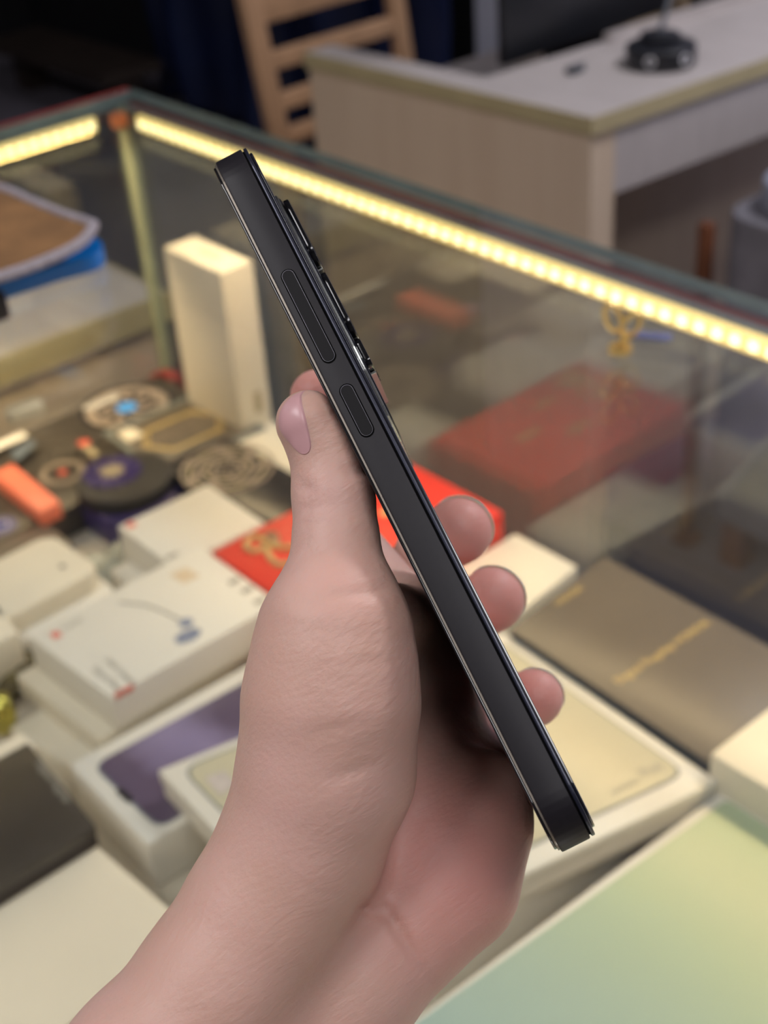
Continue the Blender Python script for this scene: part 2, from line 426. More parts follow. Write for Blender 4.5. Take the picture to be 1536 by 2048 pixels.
cab.build('printed_cable_picture', M['greyprint'], t)
sticker('tan_label', t, quad((340, 1150), (372, 1135), (400, 1152), (368, 1168), z=z), z, mat('pale_tan_label', (0.72, 0.58, 0.42), .5, noise=.05))
for k, (x, y) in enumerate(((455, 1160), (480, 1178), (506, 1200))):
    sticker('printed_mark', t, quad((x, y + 4), (x + 20, y - 6), (x + 28, y), (x + 8, y + 11), z=z), z, M['greyprint'])
z = zz(-.5885)
q = [(-.7265, .262), (-.7285, .398), (-.635, .402), (-.630, .268)]
carton('accessory_box', 'cream accessory box second in the left stack under the red-marked one', q, zz(-.606), z, M['cream'], 'white accessory boxes')
q = [(-.7035, .240), (-.7085, .385), (-.634, .392), (-.629, .252)]
carton('accessory_box', 'cream box at the bottom of the left stack beside the dark phone box', q, ZS, zz(-.6065), M['cream'], 'white accessory boxes')
# white carton behind it
z = zz(-.57)
q = quad((235, 1052), (415, 968), (530, 1045), (348, 1136), z=z)
t = carton('accessory_box', 'plain white box with tiny red logo between the fan boxes and the large white box', q, zz(-.600), z, M['white'], 'white accessory boxes')
sticker('red_logo', t, quad((250, 1050), (264, 1043), (274, 1050), (260, 1057), z=z), z, M['redprint'])
sticker('printed_line', t, quad((330, 1115), (352, 1104), (358, 1109), (336, 1120), z=z), z, M['greyprint'])
q2 = [(-.800, .380), (-.800, .470), (-.725, .470), (-.725, .380)]
carton('display_tray', 'flat pale grey tray under the plain white box', q2, ZS, zz(-.6005), M['white'], cat='tray')

# stack of rounded white charger cases
z = zz(-.57)
def case(dz0, dz1, dx, dy, lab, m=None):
    w, h = .068, .082
    pl = [(p[0] * math.cos(.05) - p[1] * math.sin(.05) - .797 + dx, p[0] * math.sin(.05) + p[1] * math.cos(.05) + .3145 + dy) for p in rrect(w, h, .013)]
    t = thing('charger_case', lab, 'charger case', (-.797 + dx, .3145 + dy, zz(dz0)), 'rounded white charger cases')
    MB().prism(pl, zz(dz0), zz(dz1)).build('shell', m or M['cream'], t, bevel=.002)
    return t
t = case(-.586, -.57, 0, 0, 'rounded cream charger case with a small dark dot, topmost of its stack')
MB().disc((*at(125, 1133, z)[:2], z), .0022, .0001, .0004).build('status_dot', M['navy'], t)
t = case(-.600, -.5865, .012, .004, 'greyish charger case in the middle of the rounded stack', M['white'])
MB().tube([(-.751, .330, zz(-.593)), (-.7465, .352, zz(-.593))], .0045, 10).build('plug', M['white'], t, smooth=True)
t = case(-.6245, -.6005, .010, .000, 'lowest white charger case of the rounded stack', M['white'])
MB().disc((-.7525, .300, zz(-.612)), .004, 0, .0012, ex=(0, 1, 0), ey=(0, 0, 1), ez=(1, 0, 0)).build('socket', M['greyprint'], t)
# small box at the left border
z = zz(-.57)
q = [(-.80, .225), (-.80, .268), (-.737, .268), (-.737, .225)]
q = quad((0, 1226), (14, 1219), (40, 1262), (10, 1278), z=z)
q = [(-.795, .200), (-.790, .2850), (-.742, .2775), (-.745, .200)]
carton('small_box', 'small cream box cut by the left edge of the picture', q, zz(-.606), z, M['cream'], bevel=.002)

# tall upright phone box and the flat boxes beside it
q = [(-.967, .5665), (-.967, .600), (-.884, .600), (-.884, .5665)]
t = carton('phone_box', 'tall cream phone box standing upright in the glass corner', q, ZS, zz(-.449), M['cream'], bevel=.003)
MB().box(-.936, -.908, .579, .588, zz(-.449), zz(-.4487)).build('printed_line', mat('pale_print', (.68, .6, .45), .5, noise=.05), t)
MB().box(-.8842, -.8838, .583, .590, zz(-.585), zz(-.565)).build('printed_logo', M['tan'], t)
q = [(-.883, .548), (-.883, .598), (-.785, .598), (-.785, .548)]
carton('phone_box', 'flat cream phone box lying at the foot of the tall upright box', q, ZS, zz(-.597), M['cream'], bevel=.002)
q = [(-.780, .548), (-.780, .598), (-.722, .598), (-.722, .548)]
carton('phone_box', 'flat cream box lying behind the phone and left of the red box', q, ZS, zz(-.570), M['cream'], bevel=.002)

# red box with gold ribbon emblem
z = zz(-.558)
RX0, RX1, RY0, RY1 = -.708, -.594, .4145, .590
t = carton('gift_box', 'red gift box with a golden ribbon emblem', [(RX0, RY0), (RX0, RY1), (RX1, RY1), (RX1, RY0)], ZS, z, M['red'], base_m=M['redside'], split=zz(-.585))
def goldloop(pts, r=.0022):
    mb = MB(); n = len(pts)
    def cr(i, tt):
        P = [pts[(i + k - 1) % n] for k in range(4)]
        return [0.5 * (2 * P[1][c] + (P[2][c] - P[0][c]) * tt + (2 * P[0][c] - 5 * P[1][c] + 4 * P[2][c] - P[3][c]) * tt ** 2 + (3 * P[1][c] - P[0][c] - 3 * P[2][c] + P[3][c]) * tt ** 3) for c in range(2)]
    path = [(*at(*cr(i, k / 8), z)[:2], z + .0006) for i in range(n) for k in range(8)]
    return mb.tube(path, r, 8, closed=True)
gb = goldloop([(495, 1085), (512, 1074), (532, 1086), (556, 1096), (590, 1098), (600, 1112), (588, 1128), (556, 1130), (540, 1115), (530, 1098), (508, 1104), (493, 1096)])
gb.build('ribbon_emblem', M['goldpl'], t, smooth=True)
goldloop([(532, 1070), (548, 1068), (556, 1080), (550, 1090), (545, 1080)], .0014).build('ribbon_emblem', M['tan'], t, smooth=True)
sticker('printed_leaf', t, quad((553, 1167), (572, 1152), (580, 1158), (562, 1172), z=z), z, M['tan'])
for (x, y) in ((-.634, .50), (-.655, .535), (-.68, .49)):
    MB().disc((x, y, z), .008, .0001, .0004, sx=.6).build('gold_print', M['goldpl'], t)
q = [(-.592, .500), (-.592, .600), (-.531, .600), (-.520, .500)]
carton('phone_box', 'cream box between the red box and the bronze-black phone box', q, ZS, zz(-.580), M['cream'], bevel=.002)

# bronze-black phone box with gold lettering
z = zz(-.56)
q = [(-.4990, .4960), (-.5070, .6010), (-.3260, .6000), (-.3340, .4910)]
q = quad((1020, 1259), (1210, 1112), z=z) + [(-.3150, .5960), (-.3343, .4900)]
t = carton('phone_box', 'flat bronze-black phone box with gold lettering across its lid', q, ZS, z, M['brown'], base_m=M['navy'], split=zz(-.5625))
a, b = at(1239, 1369, z), at(1424, 1247, z)
text('gold_lettering', 'Digital Flagship HONOR', M['goldpl'], t, (a[0], a[1], z + .0003), b - a, (-1, -.08, 0), .008, width=float(np.linalg.norm(b - a)))
a, b = at(1117, 1212, z), at(1168, 1178, z)
text('gold_lettering', 'HONOR', M['goldpl'], t, (a[0], a[1], z + .0003), b - a, (-1, -.08, 0), .0045, width=float(np.linalg.norm(b - a)))
# cream box at the right border
z = zz(-.55)
q = [(-.3335, .487), (-.3325, .590), (-.25, .590), (-.25, .487)]
carton('phone_box', 'cream box cut by the right edge, beside the bronze-black one', q, ZS, z, M['cream'], bevel=.003)

# white tablet box with beige tablet picture
z = zz(-.566)
Lp, Fp, Rp = (-.5595, .2680), (-.5035, .5000), (-.3255, .4870)
q = [tuple(at(315, 1540, z)[:2]), tuple(at(1008, 1262, z)[:2]), tuple(at(1437, 1562, z)[:2])]
q = par(*q)
t = carton('tablet_box', 'large white tablet box with a beige tablet pictured on its lid, under the hand', q, zz(-.5875), z, M['white'], bevel=.0015, split=zz(-.5765))
_ = carton('phone_box', 'plain white box hidden under the tablet box with the beige picture', [(-.455, .30), (-.455, .47), (-.36, .47), (-.36, .30)], ZS, zz(-.5880), M['white'])
def inset(q, a, b, c, d): return [bil(q, a, c), bil(q, b, c), bil(q, b, d), bil(q, a, d)]
g1 = inset(q, .045, .965, .035, .925)
sticker('picture_outline', t, rquad(g1, .012), z, M['outline'])
g2 = inset(q, .050, .960, .045, .915)
sticker('tablet_picture', t, rquad(g2, .011), z + .0003, M['silverphone'])
sticker('pink_label', t, quad((410, 1558), (448, 1543), (478, 1572), (440, 1592), z=z), z + .0006, M['pinklabel'])
a, b = at(1228, 1590, z), at(1280, 1566, z)
text('printed_lettering', 'HONOR', M['greyprint'], t, (a[0], a[1], z + .0007), b - a, (-1, 0, 0), .004, width=float(np.linalg.norm(b - a)))
a, b = at(1290, 1556, z), at(1328, 1538, z)
text('printed_lettering', 'Pad', M['greyprint'], t, (a[0], a[1], z + .0007), b - a, (-1, 0, 0), .004, width=float(np.linalg.norm(b - a)))

# big tablet box with a green-blue screen picture
z = zz(-.575)
cA = at(1444, 1580, z)
q = [(cA[0], cA[1]), (cA[0] - .016, cA[1] - .36), (cA[0] + .20, cA[1] - .37), (cA[0] + .215, cA[1] - .0)]
q = [q[1], q[0], q[3], q[2]]
t = carton('tablet_box', 'large white tablet box with a glowing mint and sky blue screen picture', q, ZS, z, M['white'], bevel=.0015, split=zz(-.590))
mg = bpy.data.materials.new('mint_sky_print'); mg.use_nodes = True
nt = mg.node_tree; b = nt.nodes['Principled BSDF']; b.inputs['Roughness'].default_value = .28
tc = nt.nodes.new('ShaderNodeTexCoord'); sx = nt.nodes.new('ShaderNodeSeparateXYZ')
nt.links.new(tc.outputs['Object'], sx.inputs[0])
ad = nt.nodes.new('ShaderNodeMath'); ad.operation = 'MULTIPLY_ADD'; ad.inputs[1].default_value = 4.2; ad.inputs[2].default_value = .55
nt.links.new(sx.outputs['Y'], ad.inputs[0])
nz = nt.nodes.new('ShaderNodeTexNoise'); nz.inputs['Scale'].default_value = 5; nt.links.new(tc.outputs['Object'], nz.inputs['Vector'])
a2 = nt.nodes.new('ShaderNodeMath'); a2.operation = 'MULTIPLY_ADD'; a2.inputs[1].default_value = .5; nt.links.new(nz.outputs[0], a2.inputs[0]); nt.links.new(ad.outputs[0], a2.inputs[2])
a3 = nt.nodes.new('ShaderNodeMath'); a3.operation = 'SUBTRACT'; a3.inputs[1].default_value = .25; nt.links.new(a2.outputs[0], a3.inputs[0])
cr = nt.nodes.new('ShaderNodeValToRGB'); cr.color_ramp.elements[0].color = (0.36, 0.51, 0.53, 1); cr.color_ramp.elements[0].position = .1
cr.color_ramp.elements[1].color = (0.46, 0.55, 0.37, 1); cr.color_ramp.elements[1].position = .95
e = cr.color_ramp.elements.new(.55); e.color = (0.42, 0.53, 0.45, 1)
nt.links.new(a3.outputs[0], cr.inputs[0]); nt.links.new(cr.outputs[0], b.inputs['Base Color'])
gq = [tuple(at(830, 2048, z)[:2]), tuple(at(1453, 1600, z)[:2]), (q[2][0] - .01, q[2][1] - .006), (q[3][0] - .01, q[3][1] + .01)]
v = np.array(gq[0]) - np.array(gq[1]); gq[0] = tuple(np.array(gq[1]) + v * 1.35)
sticker('screen_picture', t, rquad(gq, .004), z, mg)

# phone box with violet phone picture
z = zz(-.588)
IX0, IX1, IY0, IY1 = -.5955, -.5075, .2300, .400
q = [(IX0, IY0), (IX0 + .004, IY1), (IX1, IY1), (IX1, IY0 - .004)]
q = [tuple(at(137, 1528, z)[:2]), (-.6216, .400), (-.533, .402), (-.534, .2400)]
t = carton('phone_box', 'white phone box with a violet phone screen pictured on its lid', q, ZS, z, M['white'], bevel=.002)
zz1 = z
sq = [tuple(at(183, 1532, z)[:2]), (-.608, .392), (-.541, .392), None]
sq[3] = tuple(at(318, 1660, z)[:2])
sticker('picture_outline', t, rquad(sq, .011), z, M['outline'])
c4 = [sum(p[0] for p in sq) / 4, sum(p[1] for p in sq) / 4]
mv = bpy.data.materials.new('violet_swirl_print'); mv.use_nodes = True
nt = mv.node_tree; b = nt.nodes['Principled BSDF']; b.inputs['Roughness'].default_value = .22
tc = nt.nodes.new('ShaderNodeTexCoord'); mp = nt.nodes.new('ShaderNodeMapping'); mp.inputs['Location'].default_value = (0.012, -.035, 0)
nt.links.new(tc.outputs['Object'], mp.inputs[0])
wv = nt.nodes.new('ShaderNodeTexWave'); wv.wave_type = 'RINGS'; wv.rings_direction = 'Z'; wv.inputs['Scale'].default_value = 3.0
wv.inputs['Distortion'].default_value = 1.5; wv.inputs['Detail Scale'].default_value = 8
nt.links.new(mp.outputs[0], wv.inputs[0])
cr = nt.nodes.new('ShaderNodeValToRGB'); cr.color_ramp.elements[0].color = (0.12, 0.09, 0.15, 1); cr.color_ramp.elements[1].color = (0.26, 0.22, 0.38, 1)
cr.color_ramp.elements[0].position = .3
nt.links.new(wv.outputs[1], cr.inputs[0]); nt.links.new(cr.outputs[0], b.inputs['Base Color'])
sticker('screen_picture', t, rquad([lerp(p, c4, .022) for p in sq], .010), z + .0003, mv)
pc = at(250, 1592, z); d = np.array(sq[3]) - np.array(sq[0]); d = d / np.linalg.norm(d)
pill = []
for k in range(24):
    an = 2 * math.pi * k / 24; x, y = .0022 * math.cos(an), .0022 * math.sin(an)
    x += .0052 * (1 if x > 0 else -1)
    pill.append((pc[0] + d[0] * x - d[1] * y, pc[1] + d[1] * x + d[0] * y))
sticker('camera_cutout', t, pill, z + .0006, M['blackgloss'])
# dark phone box at the lower left
z = zz(-.56)
q = [(-.630, .04), (-.630, .2235), (-.5415, .2165), (-.5415, .03)]
t = carton('phone_box', 'dark phone box with faint grey lettering beside the violet phone box', q, zz(-.5755), z, M['black'], base_m=M['darkbrown'], split=zz(-.568))
a, b = at(70, 1528, z), at(132, 1608, z)
text('grey_lettering', 'Digital Flagship', M['greyprint'], t, (a[0], a[1], z + .0003), b - a, (0, 1, 0), .007, width=float(np.linalg.norm(b - a)))
q = [(-.650, .03), (-.650, .2285), (-.6315, .2285), (-.6315, .03)]
carton('phone_box', 'narrow cream box edge behind the dark phone box', q, zz(-.5755), zz(-.567), M['cream'], bevel=.002)
z = zz(-.576)
q = [(-.648, -.02), (-.648, .2100), (-.452, .2215), (-.452, -.02)]
carton('laptop_box', 'wide blank cream box filling the lower left corner', q, ZS, z, M['cream'], bevel=.004)
# crinkled gilt wrapped sweet + black sachet
z = ZS
mb = MB(); nn = 14
for (px, py, rr, hh, k) in ((30, 1370, .026, .018, 0),):
    c = at(px, py, z)
    vs = []; fs = []
    for i in range(nn + 1):
        for j in range(nn):
            ph = math.pi * i / nn; th = 2 * math.pi * j / nn
            r = rr * (1 + .22 * math.sin(3 * th + 2 * ph) + .10 * random.uniform(-1, 1))
            vs.append((c[0] + r * math.sin(ph) * math.cos(th), c[1] + 1.3 * r * math.sin(ph) * math.sin(th), z + hh * (1 + math.cos(ph)) * .9 + .0005))
    for i in range(nn):
        for j in range(nn): fs.append((i * nn + j, (i + 1) * nn + j, (i + 1) * nn + (j + 1) % nn, i * nn + (j + 1) % nn))
    mb.add(vs, fs)
o = mb.build('foil_sachet', mat('glossy_black_wrapper', (.05, .04, .03), .18, noise=.6, nscale=60, bump=1, bscale=70, col2=(.16, .13, .05)))
tag(o, 'glossy black crinkled sachet at the left edge below the small cream box', 'sachet')
mb = MB(); c = at(2, 1436, z + .02); vs = []; fs = []
for i in range(9):
    for j in range(10):
        ph = math.pi * i / 8; th = 2 * math.pi * j / 10; r = .0115 * (1 + .25 * random.uniform(-1, 1))
        vs.append((c[0] + r * math.sin(ph) * math.cos(th), c[1] + r * math.sin(ph) * math.sin(th), z + .024 + .016 * math.cos(ph)))
for i in range(8):
    for j in range(10): fs.append((i * 10 + j, (i + 1) * 10 + j, (i + 1) * 10 + (j + 1) % 10, i * 10 + (j + 1) % 10))
mb.add(vs, fs); tag(mb.build('foil_sweet', M['gilt']), 'shiny gilt foil sweet at the left edge of the picture', 'sweet')

# ------------------------------------------------------------------ fan boxes
def blades(c, r0, r1, n, z, w=.55, h=.0002, twist=.5):
    mb = MB()
    for k in range(n):
        a = 2 * math.pi * k / n
        pl = []
        for s in range(6):
            f = s / 5; r = r0 + (r1 - r0) * f; an = a + twist * f
            pl.append((c[0] + r * math.cos(an), c[1] + r * math.sin(an)))
        for s in range(5, -1, -1):
            f = s / 5; r = r0 + (r1 - r0) * f; an = a + twist * f + w * 2 * math.pi / n
            pl.append((c[0] + r * math.cos(an), c[1] + r * math.sin(an)))
        n2 = len(pl) // 2
        for s in range(n2 - 1):
            mb.prism([pl[s], pl[s + 1], pl[-2 - s], pl[-1 - s]], z, z + h)
    return mb
z = zz(-.607)
q = [(-1.035, .300), (-1.048, .592), (-.9690, .592), (-.905, .300)]
q = [(-1.048, .30), (-1.048, .590), (-.972, .590), (-.972, .30)]
t = carton('fan_box', 'black fan box picturing a wheel with bright blue hub, in the far glass corner', q, ZS, z, M['black'], 'cooling fan boxes')
c = (-1.016, .532)
MB().ring((*c, z), .028, .038, .0001, .0005).build('pictured_ring', M['fangrey'], t)
MB().ring((*c, z), .0385, .043, .0001, .0004).build('pictured_ring', M['blackgloss'], t)
MB().disc((*c, z), .028, .0001, .0003).build('pictured_well', M['blackgloss'], t)
blades(c, .010, .027, 9, z + .00035).build('pictured_blades', M['fangrey'], t)
MB().disc((c[0] + .001, c[1] - .001, z), .0095, .0006, .0009).build('pictured_hub', M['blue'], t)
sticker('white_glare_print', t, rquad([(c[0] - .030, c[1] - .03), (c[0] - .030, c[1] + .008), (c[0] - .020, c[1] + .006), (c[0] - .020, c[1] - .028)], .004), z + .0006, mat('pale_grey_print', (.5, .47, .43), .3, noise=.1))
# white usb-like case on it
a = at(50, 822, z + .006)
t = thing('earbud_case', 'small glossy white oval case on the far fan box', 'case', (a[0], a[1], z + .001))
MB().extr(rrect(.034, .014, .0069), (a[0], a[1], z + .001), (0.15, 1, 0), (-1, .15, 0), (0, 0, 1), 0, .010).build('shell', M['white'], t, bevel=.002)
# second black box: white lettering with blue glow
z = zz(-.598)
q = [(-.9700, .28), (-.9700, .4785), (-.8945, .4785), (-.8945, .28)]
t = carton('fan_box', 'black fan box with pale label and red dots, left of the gold emblem box', q, ZS, z, M['black'], 'cooling fan boxes')
a = at(0, 890, z); b2 = at(50, 868, z)
sticker('pale_label', t, rquad([(a[0] - .006, a[1] - .05), (b2[0] - .005, b2[1]), (b2[0] + .006, b2[1]), (a[0] + .006, a[1] - .05)], .003), z, M['white'])
MB().disc((*at(168, 886, z)[:2], z), .0055, .0001, .0004).build('red_dot', M['redprint'], t)
sticker('tan_bar', t, quad((162, 893), (176, 888), (200, 908), (186, 915), z=z), z, M['tan'])
for (x, y, r) in ((-.003, .004, .008), (.0, -.010, .011)):
    pass
c = at(125, 945, z)
MB().ring((c[0], c[1], z), .014, .019, .0001, .0003).build('pictured_ring', M['fangrey'], t)
MB().disc((c[0], c[1], z), .0038, .0001, .0004).build('red_dot', M['redprint'], t)
sticker('blue_glow_print', t, rquad(quad((20, 905), (62, 878), (75, 888), (34, 922), z=z), .004), z, mat('grey_blue_print', (.12, .15, .19), .4, noise=.3, nscale=90))
# fan box with violet fan
z = zz(-.585)
q = [(-.9250, .4155), (-.9250, .4795), (-.845, .4795), (-.845, .4155)]
t = thing('cooler', 'round black cooler with a violet bladed fan in front of the gold emblem box', 'cooler', (-.884, .449, ZS))
c = (-.884, .449)
MB().disc((*c, zz(-.5985)), .040, 0, .0125, sx=.95).build('housing', mat('matt_black_housing', (.02, .018, .02), .6, noise=.2), t, bevel=.002)
MB().extr(rrect(.078, .074, .02), (*c, ZS), EX, EY, (0, 0, 1), 0.0, .026).build('base', M['fanblue'], t, bevel=.002)
zf = zz(-.586)
MB().disc((c[0] - .012, c[1] - .004, zf), .024, .0001, .0005).build('fan_well', M['fanblue'], t)
blades((c[0] - .012, c[1] - .004), .010, .0235, 11, zf + .0006, h=.0012).build('fan_blades', mat('violet_blades', (.035, .02, .14), .2, noise=.2), t)
MB().ring((c[0] - .012, c[1] - .004, zf), .0065, .010, .0006, .002).build('hub_ring', M['fangrey'], t)
MB().disc((c[0] - .012, c[1] - .004, zf), .006, .0006, .0016).build('hub', M['tan'], t)
# flat black box with gold hexagon emblem
z = zz(-.5955)
q = quad((205, 866), (400, 783), (533, 855), (325, 950), z=z)
t = carton('fan_box', 'flat black box with a pale gold elongated emblem and slate border', q, zz(-.610), z, M['brown'], 'cooling fan boxes')
bd = MB()
for (a, b_) in (((0, 0), (1, 0)), ((1, 0), (1, 1)), ((1, 1), (0, 1)), ((0, 1), (0, 0))):
    i = lambda p: (0.035 if p[0] == 0 else .965, .05 if p[1] == 0 else .95)
    A, B_ = bil(q, *a), bil(q, *b_); Ai, Bi = bil(q, *i(a)), bil(q, *i(b_))
    bd.prism([A, B_, Bi, Ai], z + .00002, z + .0002)
bd.build('slate_border', M['slateprint'], t)
hexp = [(.12, .50), (.26, .26), (.74, .26), (.88, .50), (.74, .74), (.26, .74)]
for k, sc in enumerate((1.0, .90)):
    pts = [bil(q, .5 + (u - .5) * sc, .5 + (v - .5) * sc) for u, v in hexp]
    MB().tube([(p[0], p[1], z + .0003) for p in pts], .0011, 6, closed=True).build('emblem_outline', M['goldpl'], t)
st = MB()
for k in range(13):
    u = .20 + .6 * k / 12; hgt = .13 if 1 < k < 11 else .07
    A, B_ = bil(q, u, .5 - hgt), bil(q, u + .015, .5 + hgt)
    st.tube([(A[0], A[1], z + .0003), (B_[0], B_[1], z + .0003)], .0010, 6)
st.build('emblem_strokes', M['fangrey'], t)
sticker('pale_tag', t, rquad(quad((235, 868), (262, 855), (288, 870), (258, 886), z=z), .002), z + .0003, M['cream'])
q = [(-.975, .486), (-.975, .590), (-.886, .590), (-.886, .486)]
carton('fan_box', 'plain black box under the gold emblem box', q, ZS, zz(-.6105), M['blackgloss'], 'cooling fan boxes')
# coiled grey cable organiser / open fan box behind thumb
z = zz(-.587)
q = [(-.876, .478), (-.876, .560), (-.745, .545), (-.745, .478)]
q = [(-.8780, .4790), (-.8780, .4990), (-.8780, .546), (-.730, .546), (-.730, .4790)]
q = [(-.8780, .4790), (-.8780, .546), (-.730, .546), (-.730, .4790)]
t = carton('fan_box', 'dark violet box with a bronze spiral fan pictured, next to the thumb', q, ZS, z, M['blackgloss'], 'cooling fan boxes', base_m=mat('violet_grey_card', (.05, .045, .075), .3, noise=.3), split=zz(-.600))
c = (-.832, .514)
for k in range(5):
    MB().ring((c[0], c[1], z), .010 + .0065 * k, .0125 + .0065 * k, .0001, .0004).build('pictured_ring', M['tan'] if k % 2 else M['fangrey'], t)
blades(c, .004, .036, 7, z + .0005, w=.35, twist=.9).build('pictured_blades', M['fangrey'], t)
MB().box(-.7298, -.7293, .490, .535, zz(-.622), zz(-.604)).build('dark_window_print', M['darkbrown'], t)
# box with blue lens at the left border, salmon pack
z = zz(-.598)
q = [(-.960, .20), (-.960, .2785), (-.8635, .3720), (-.8600, .20)]
q = [(-.930, .20), (-.930, .372), (-.862, .372), (-.862, .20)]
q = [(-.8930, .20), (-.8930, .3765), (-.8470, .3765), (-.8470, .20)]
t = carton('fan_box', 'brown-black box with a blue lens pictured at the left edge', q, ZS, z, M['brown'], 'cooling fan boxes')
c = at(2, 1052, z)
MB().disc((c[0], c[1], z), .013, .0001, .0003).build('pictured_ring', M['lilac'], t)
MB().disc((c[0], c[1], z), .009, .0004, .0006).build('pictured_lens', mat('deep_blue_print', (.03, .05, .28), .2, noise=.3), t)
MB().ring((c[0], c[1], z), .0055, .007, .0006, .0009).build('pictured_glint', M['pinklabel'], t)
z = zz(-.583)
q = quad((-30, 925), (25, 926), (120, 1003), (78, 1026), z=z)
q = [tuple(at(25, 926, z)[:2]), tuple(at(121, 1003, z)[:2]), tuple(at(80, 1025, z)[:2]), tuple(at(-16, 946, z)[:2])]
t = carton('salmon_pack', 'long salmon-red pack lying across the black boxes at the left edge', q, zz(-.5975), z, M['salmon'], bevel=.0015, cat='pack')
# crumpled clear film between the stacks
def film(name, label, c, rx, ry, h, seed):
    random.seed(seed); n = 16; vs = []; fs = []
    for i in range(n):
        for j in range(n):
            u, v = i / (n - 1) * 2 - 1, j / (n - 1) * 2 - 1
            e = max(0, 1 - max(abs(u), abs(v)) ** 3)
            zc = h * (e * (.6 + .4 * math.sin(5 * u + 3 * v) * math.cos(4 * v)) + .12 * random.uniform(0, 1))
            vs.append((c[0] + rx * u * (1 + .08 * random.uniform(-1, 1)), c[1] + ry * v * (1 + .08 * random.uniform(-1, 1)), c[2] + zc))
    for i in range(n - 1):
        for j in range(n - 1): fs.append((i * n + j, (i + 1) * n + j, (i + 1) * n + j + 1, i * n + j + 1))
    mb = MB(); mb.add(vs, fs); o = mb.build(name, M['film'], smooth=True)
    md = o.modifiers.new('s', 'SOLIDIFY'); md.thickness = .0006
    tag(o, label, 'plastic bag')
film('plastic_bag', 'crumpled clear plastic bag between the salmon pack and the charger cases', (-.826, .390, ZS + .001), .024, .030, .020, 3)
film('plastic_bag', 'pale flattened plastic sleeve behind the plain white box', (-.822, .440, ZS + .001), .018, .022, .014, 5)

# ------------------------------------------------------------------ on top of the glass
# golden trinket with a small blue tag
t = thing('trinket', 'small golden bow trinket with a blue-grey tag on the glass top', 'trinket', (*at(1246, 702, ZT)[:2], ZT))
g = at(1246, 702, ZT)
def loop3(c, w, h, tilt, n=20):
    ex = np.array([0.68, .62, 0]) * 1; ex = ex / np.linalg.norm(ex)
    return [(c[0] + ex[0] * (w * math.cos(a) * math.cos(tilt) - h * math.sin(a) * math.sin(tilt)), c[1] + ex[1] * (w * math.cos(a) * math.cos(tilt) - h * math.sin(a) * math.sin(tilt)),
             c[2] + w * math.cos(a) * math.sin(tilt) + h * math.sin(a) * math.cos(tilt)) for a in [2 * math.pi * k / n for k in range(n)]]
MB().tube(loop3((g[0] - .0040, g[1] - .0040, ZT + .0195), .0040, .0085, .35), .0014, 8, closed=True).build('loop', M['gold'], t, smooth=True)
MB().tube(loop3((g[0] + .0026, g[1] + .0026, ZT + .0150), .0040, .0075, -.45), .0014, 8, closed=True).build('loop', M['gold'], t, smooth=True)
MB().tube([(g[0], g[1], ZT + .0015), (g[0] + .0005, g[1], ZT + .008), (g[0] + .001, g[1], ZT + .012)], .0024, 8).build('stem', M['gold'], t, smooth=True)
MB().ring((g[0] - .001, g[1] - .001, ZT), .0035, .0065, .0002, .003, n=20).build('foot', M['gold'], t)
a = at(1296, 680, ZT)
MB().extr(rrect(.026, .007, .003), (a[0], a[1], ZT + .001), (0.86, .51, 0), (-.51, .86, 0), (0, 0, 1), 0, .0025).build('tag', mat('blue_grey_enamel', (.16, .17, .30), .3, noise=.1), t, bevel=.0006)
# suede pad with grey piping on a blue tray
def curve_pts(pts, n=8):
    o = []
    for i in range(len(pts) - 1):
        P = [pts[max(0, i - 1)], pts[i], pts[i + 1], pts[min(len(pts) - 1, i + 2)]]
        for k in range(n):
            tt = k / n
            o.append(tuple(0.5 * (2 * P[1][c] + (P[2][c] - P[0][c]) * tt + (2 * P[0][c] - 5 * P[1][c] + 4 * P[2][c] - P[3][c]) * tt ** 2 + (3 * P[1][c] - P[0][c] - 3 * P[2][c] + P[3][c]) * tt ** 3) for c in range(2)))
    return o + [tuple(pts[-1])]
zp = ZT + .034
up_edge = curve_pts([(-170, 330), (0, 375), (60, 400), (120, 425), (165, 440), (188, 448)])
low_edge = curve_pts([(188, 448), (170, 476), (130, 502), (60, 532), (0, 552), (-90, 580), (-170, 602)])
t = thing('suede_pad', 'brown suede pad edged in grey piping, curled up on the glass top at left', 'pad', (*at(20, 480, zp)[:2], ZT + .02))
outl = [tuple(at(x, y, zp)[:2]) for x, y in up_edge] + [tuple(at(x, y, zp)[:2]) for x, y in low_edge[1:]]
MB().prism(outl, zp - .003, zp).build('suede_face', M['suede'], t)
MB().tube([(p[0], p[1], zp - .0005) for p in outl], .0034, 8).build('piping', M['piping'], t, smooth=True)
bl = curve_pts([(-170, 560), (-60, 545), (60, 520), (130, 490), (178, 478), (200, 484), (205, 500), (180, 516), (110, 536), (30, 562), (-60, 592), (-170, 630)])
t = thing('blue_tray', 'bright blue shallow tray under the suede pad', 'tray', (*at(20, 560, ZT)[:2], ZT))
oo = [tuple(at(x, y, ZT + .010)[:2]) for x, y in bl]
MB().prism(oo, ZT + .0005, ZT + .0115).build('rim', M['bluetray'], t, bevel=.002)
MB().box(*sorted((at(-60, 640, ZT)[0], at(-60, 640, ZT)[0] + .02)), at(-10, 600, ZT)[1] - .02, at(-10, 600, ZT)[1] - .006, ZT + .0005, ZT + .018).build('foot', M['metalblk'], t, bevel=.003)

# ------------------------------------------------------------------ desks and the rest of the shop
ZD = zz(-.61)
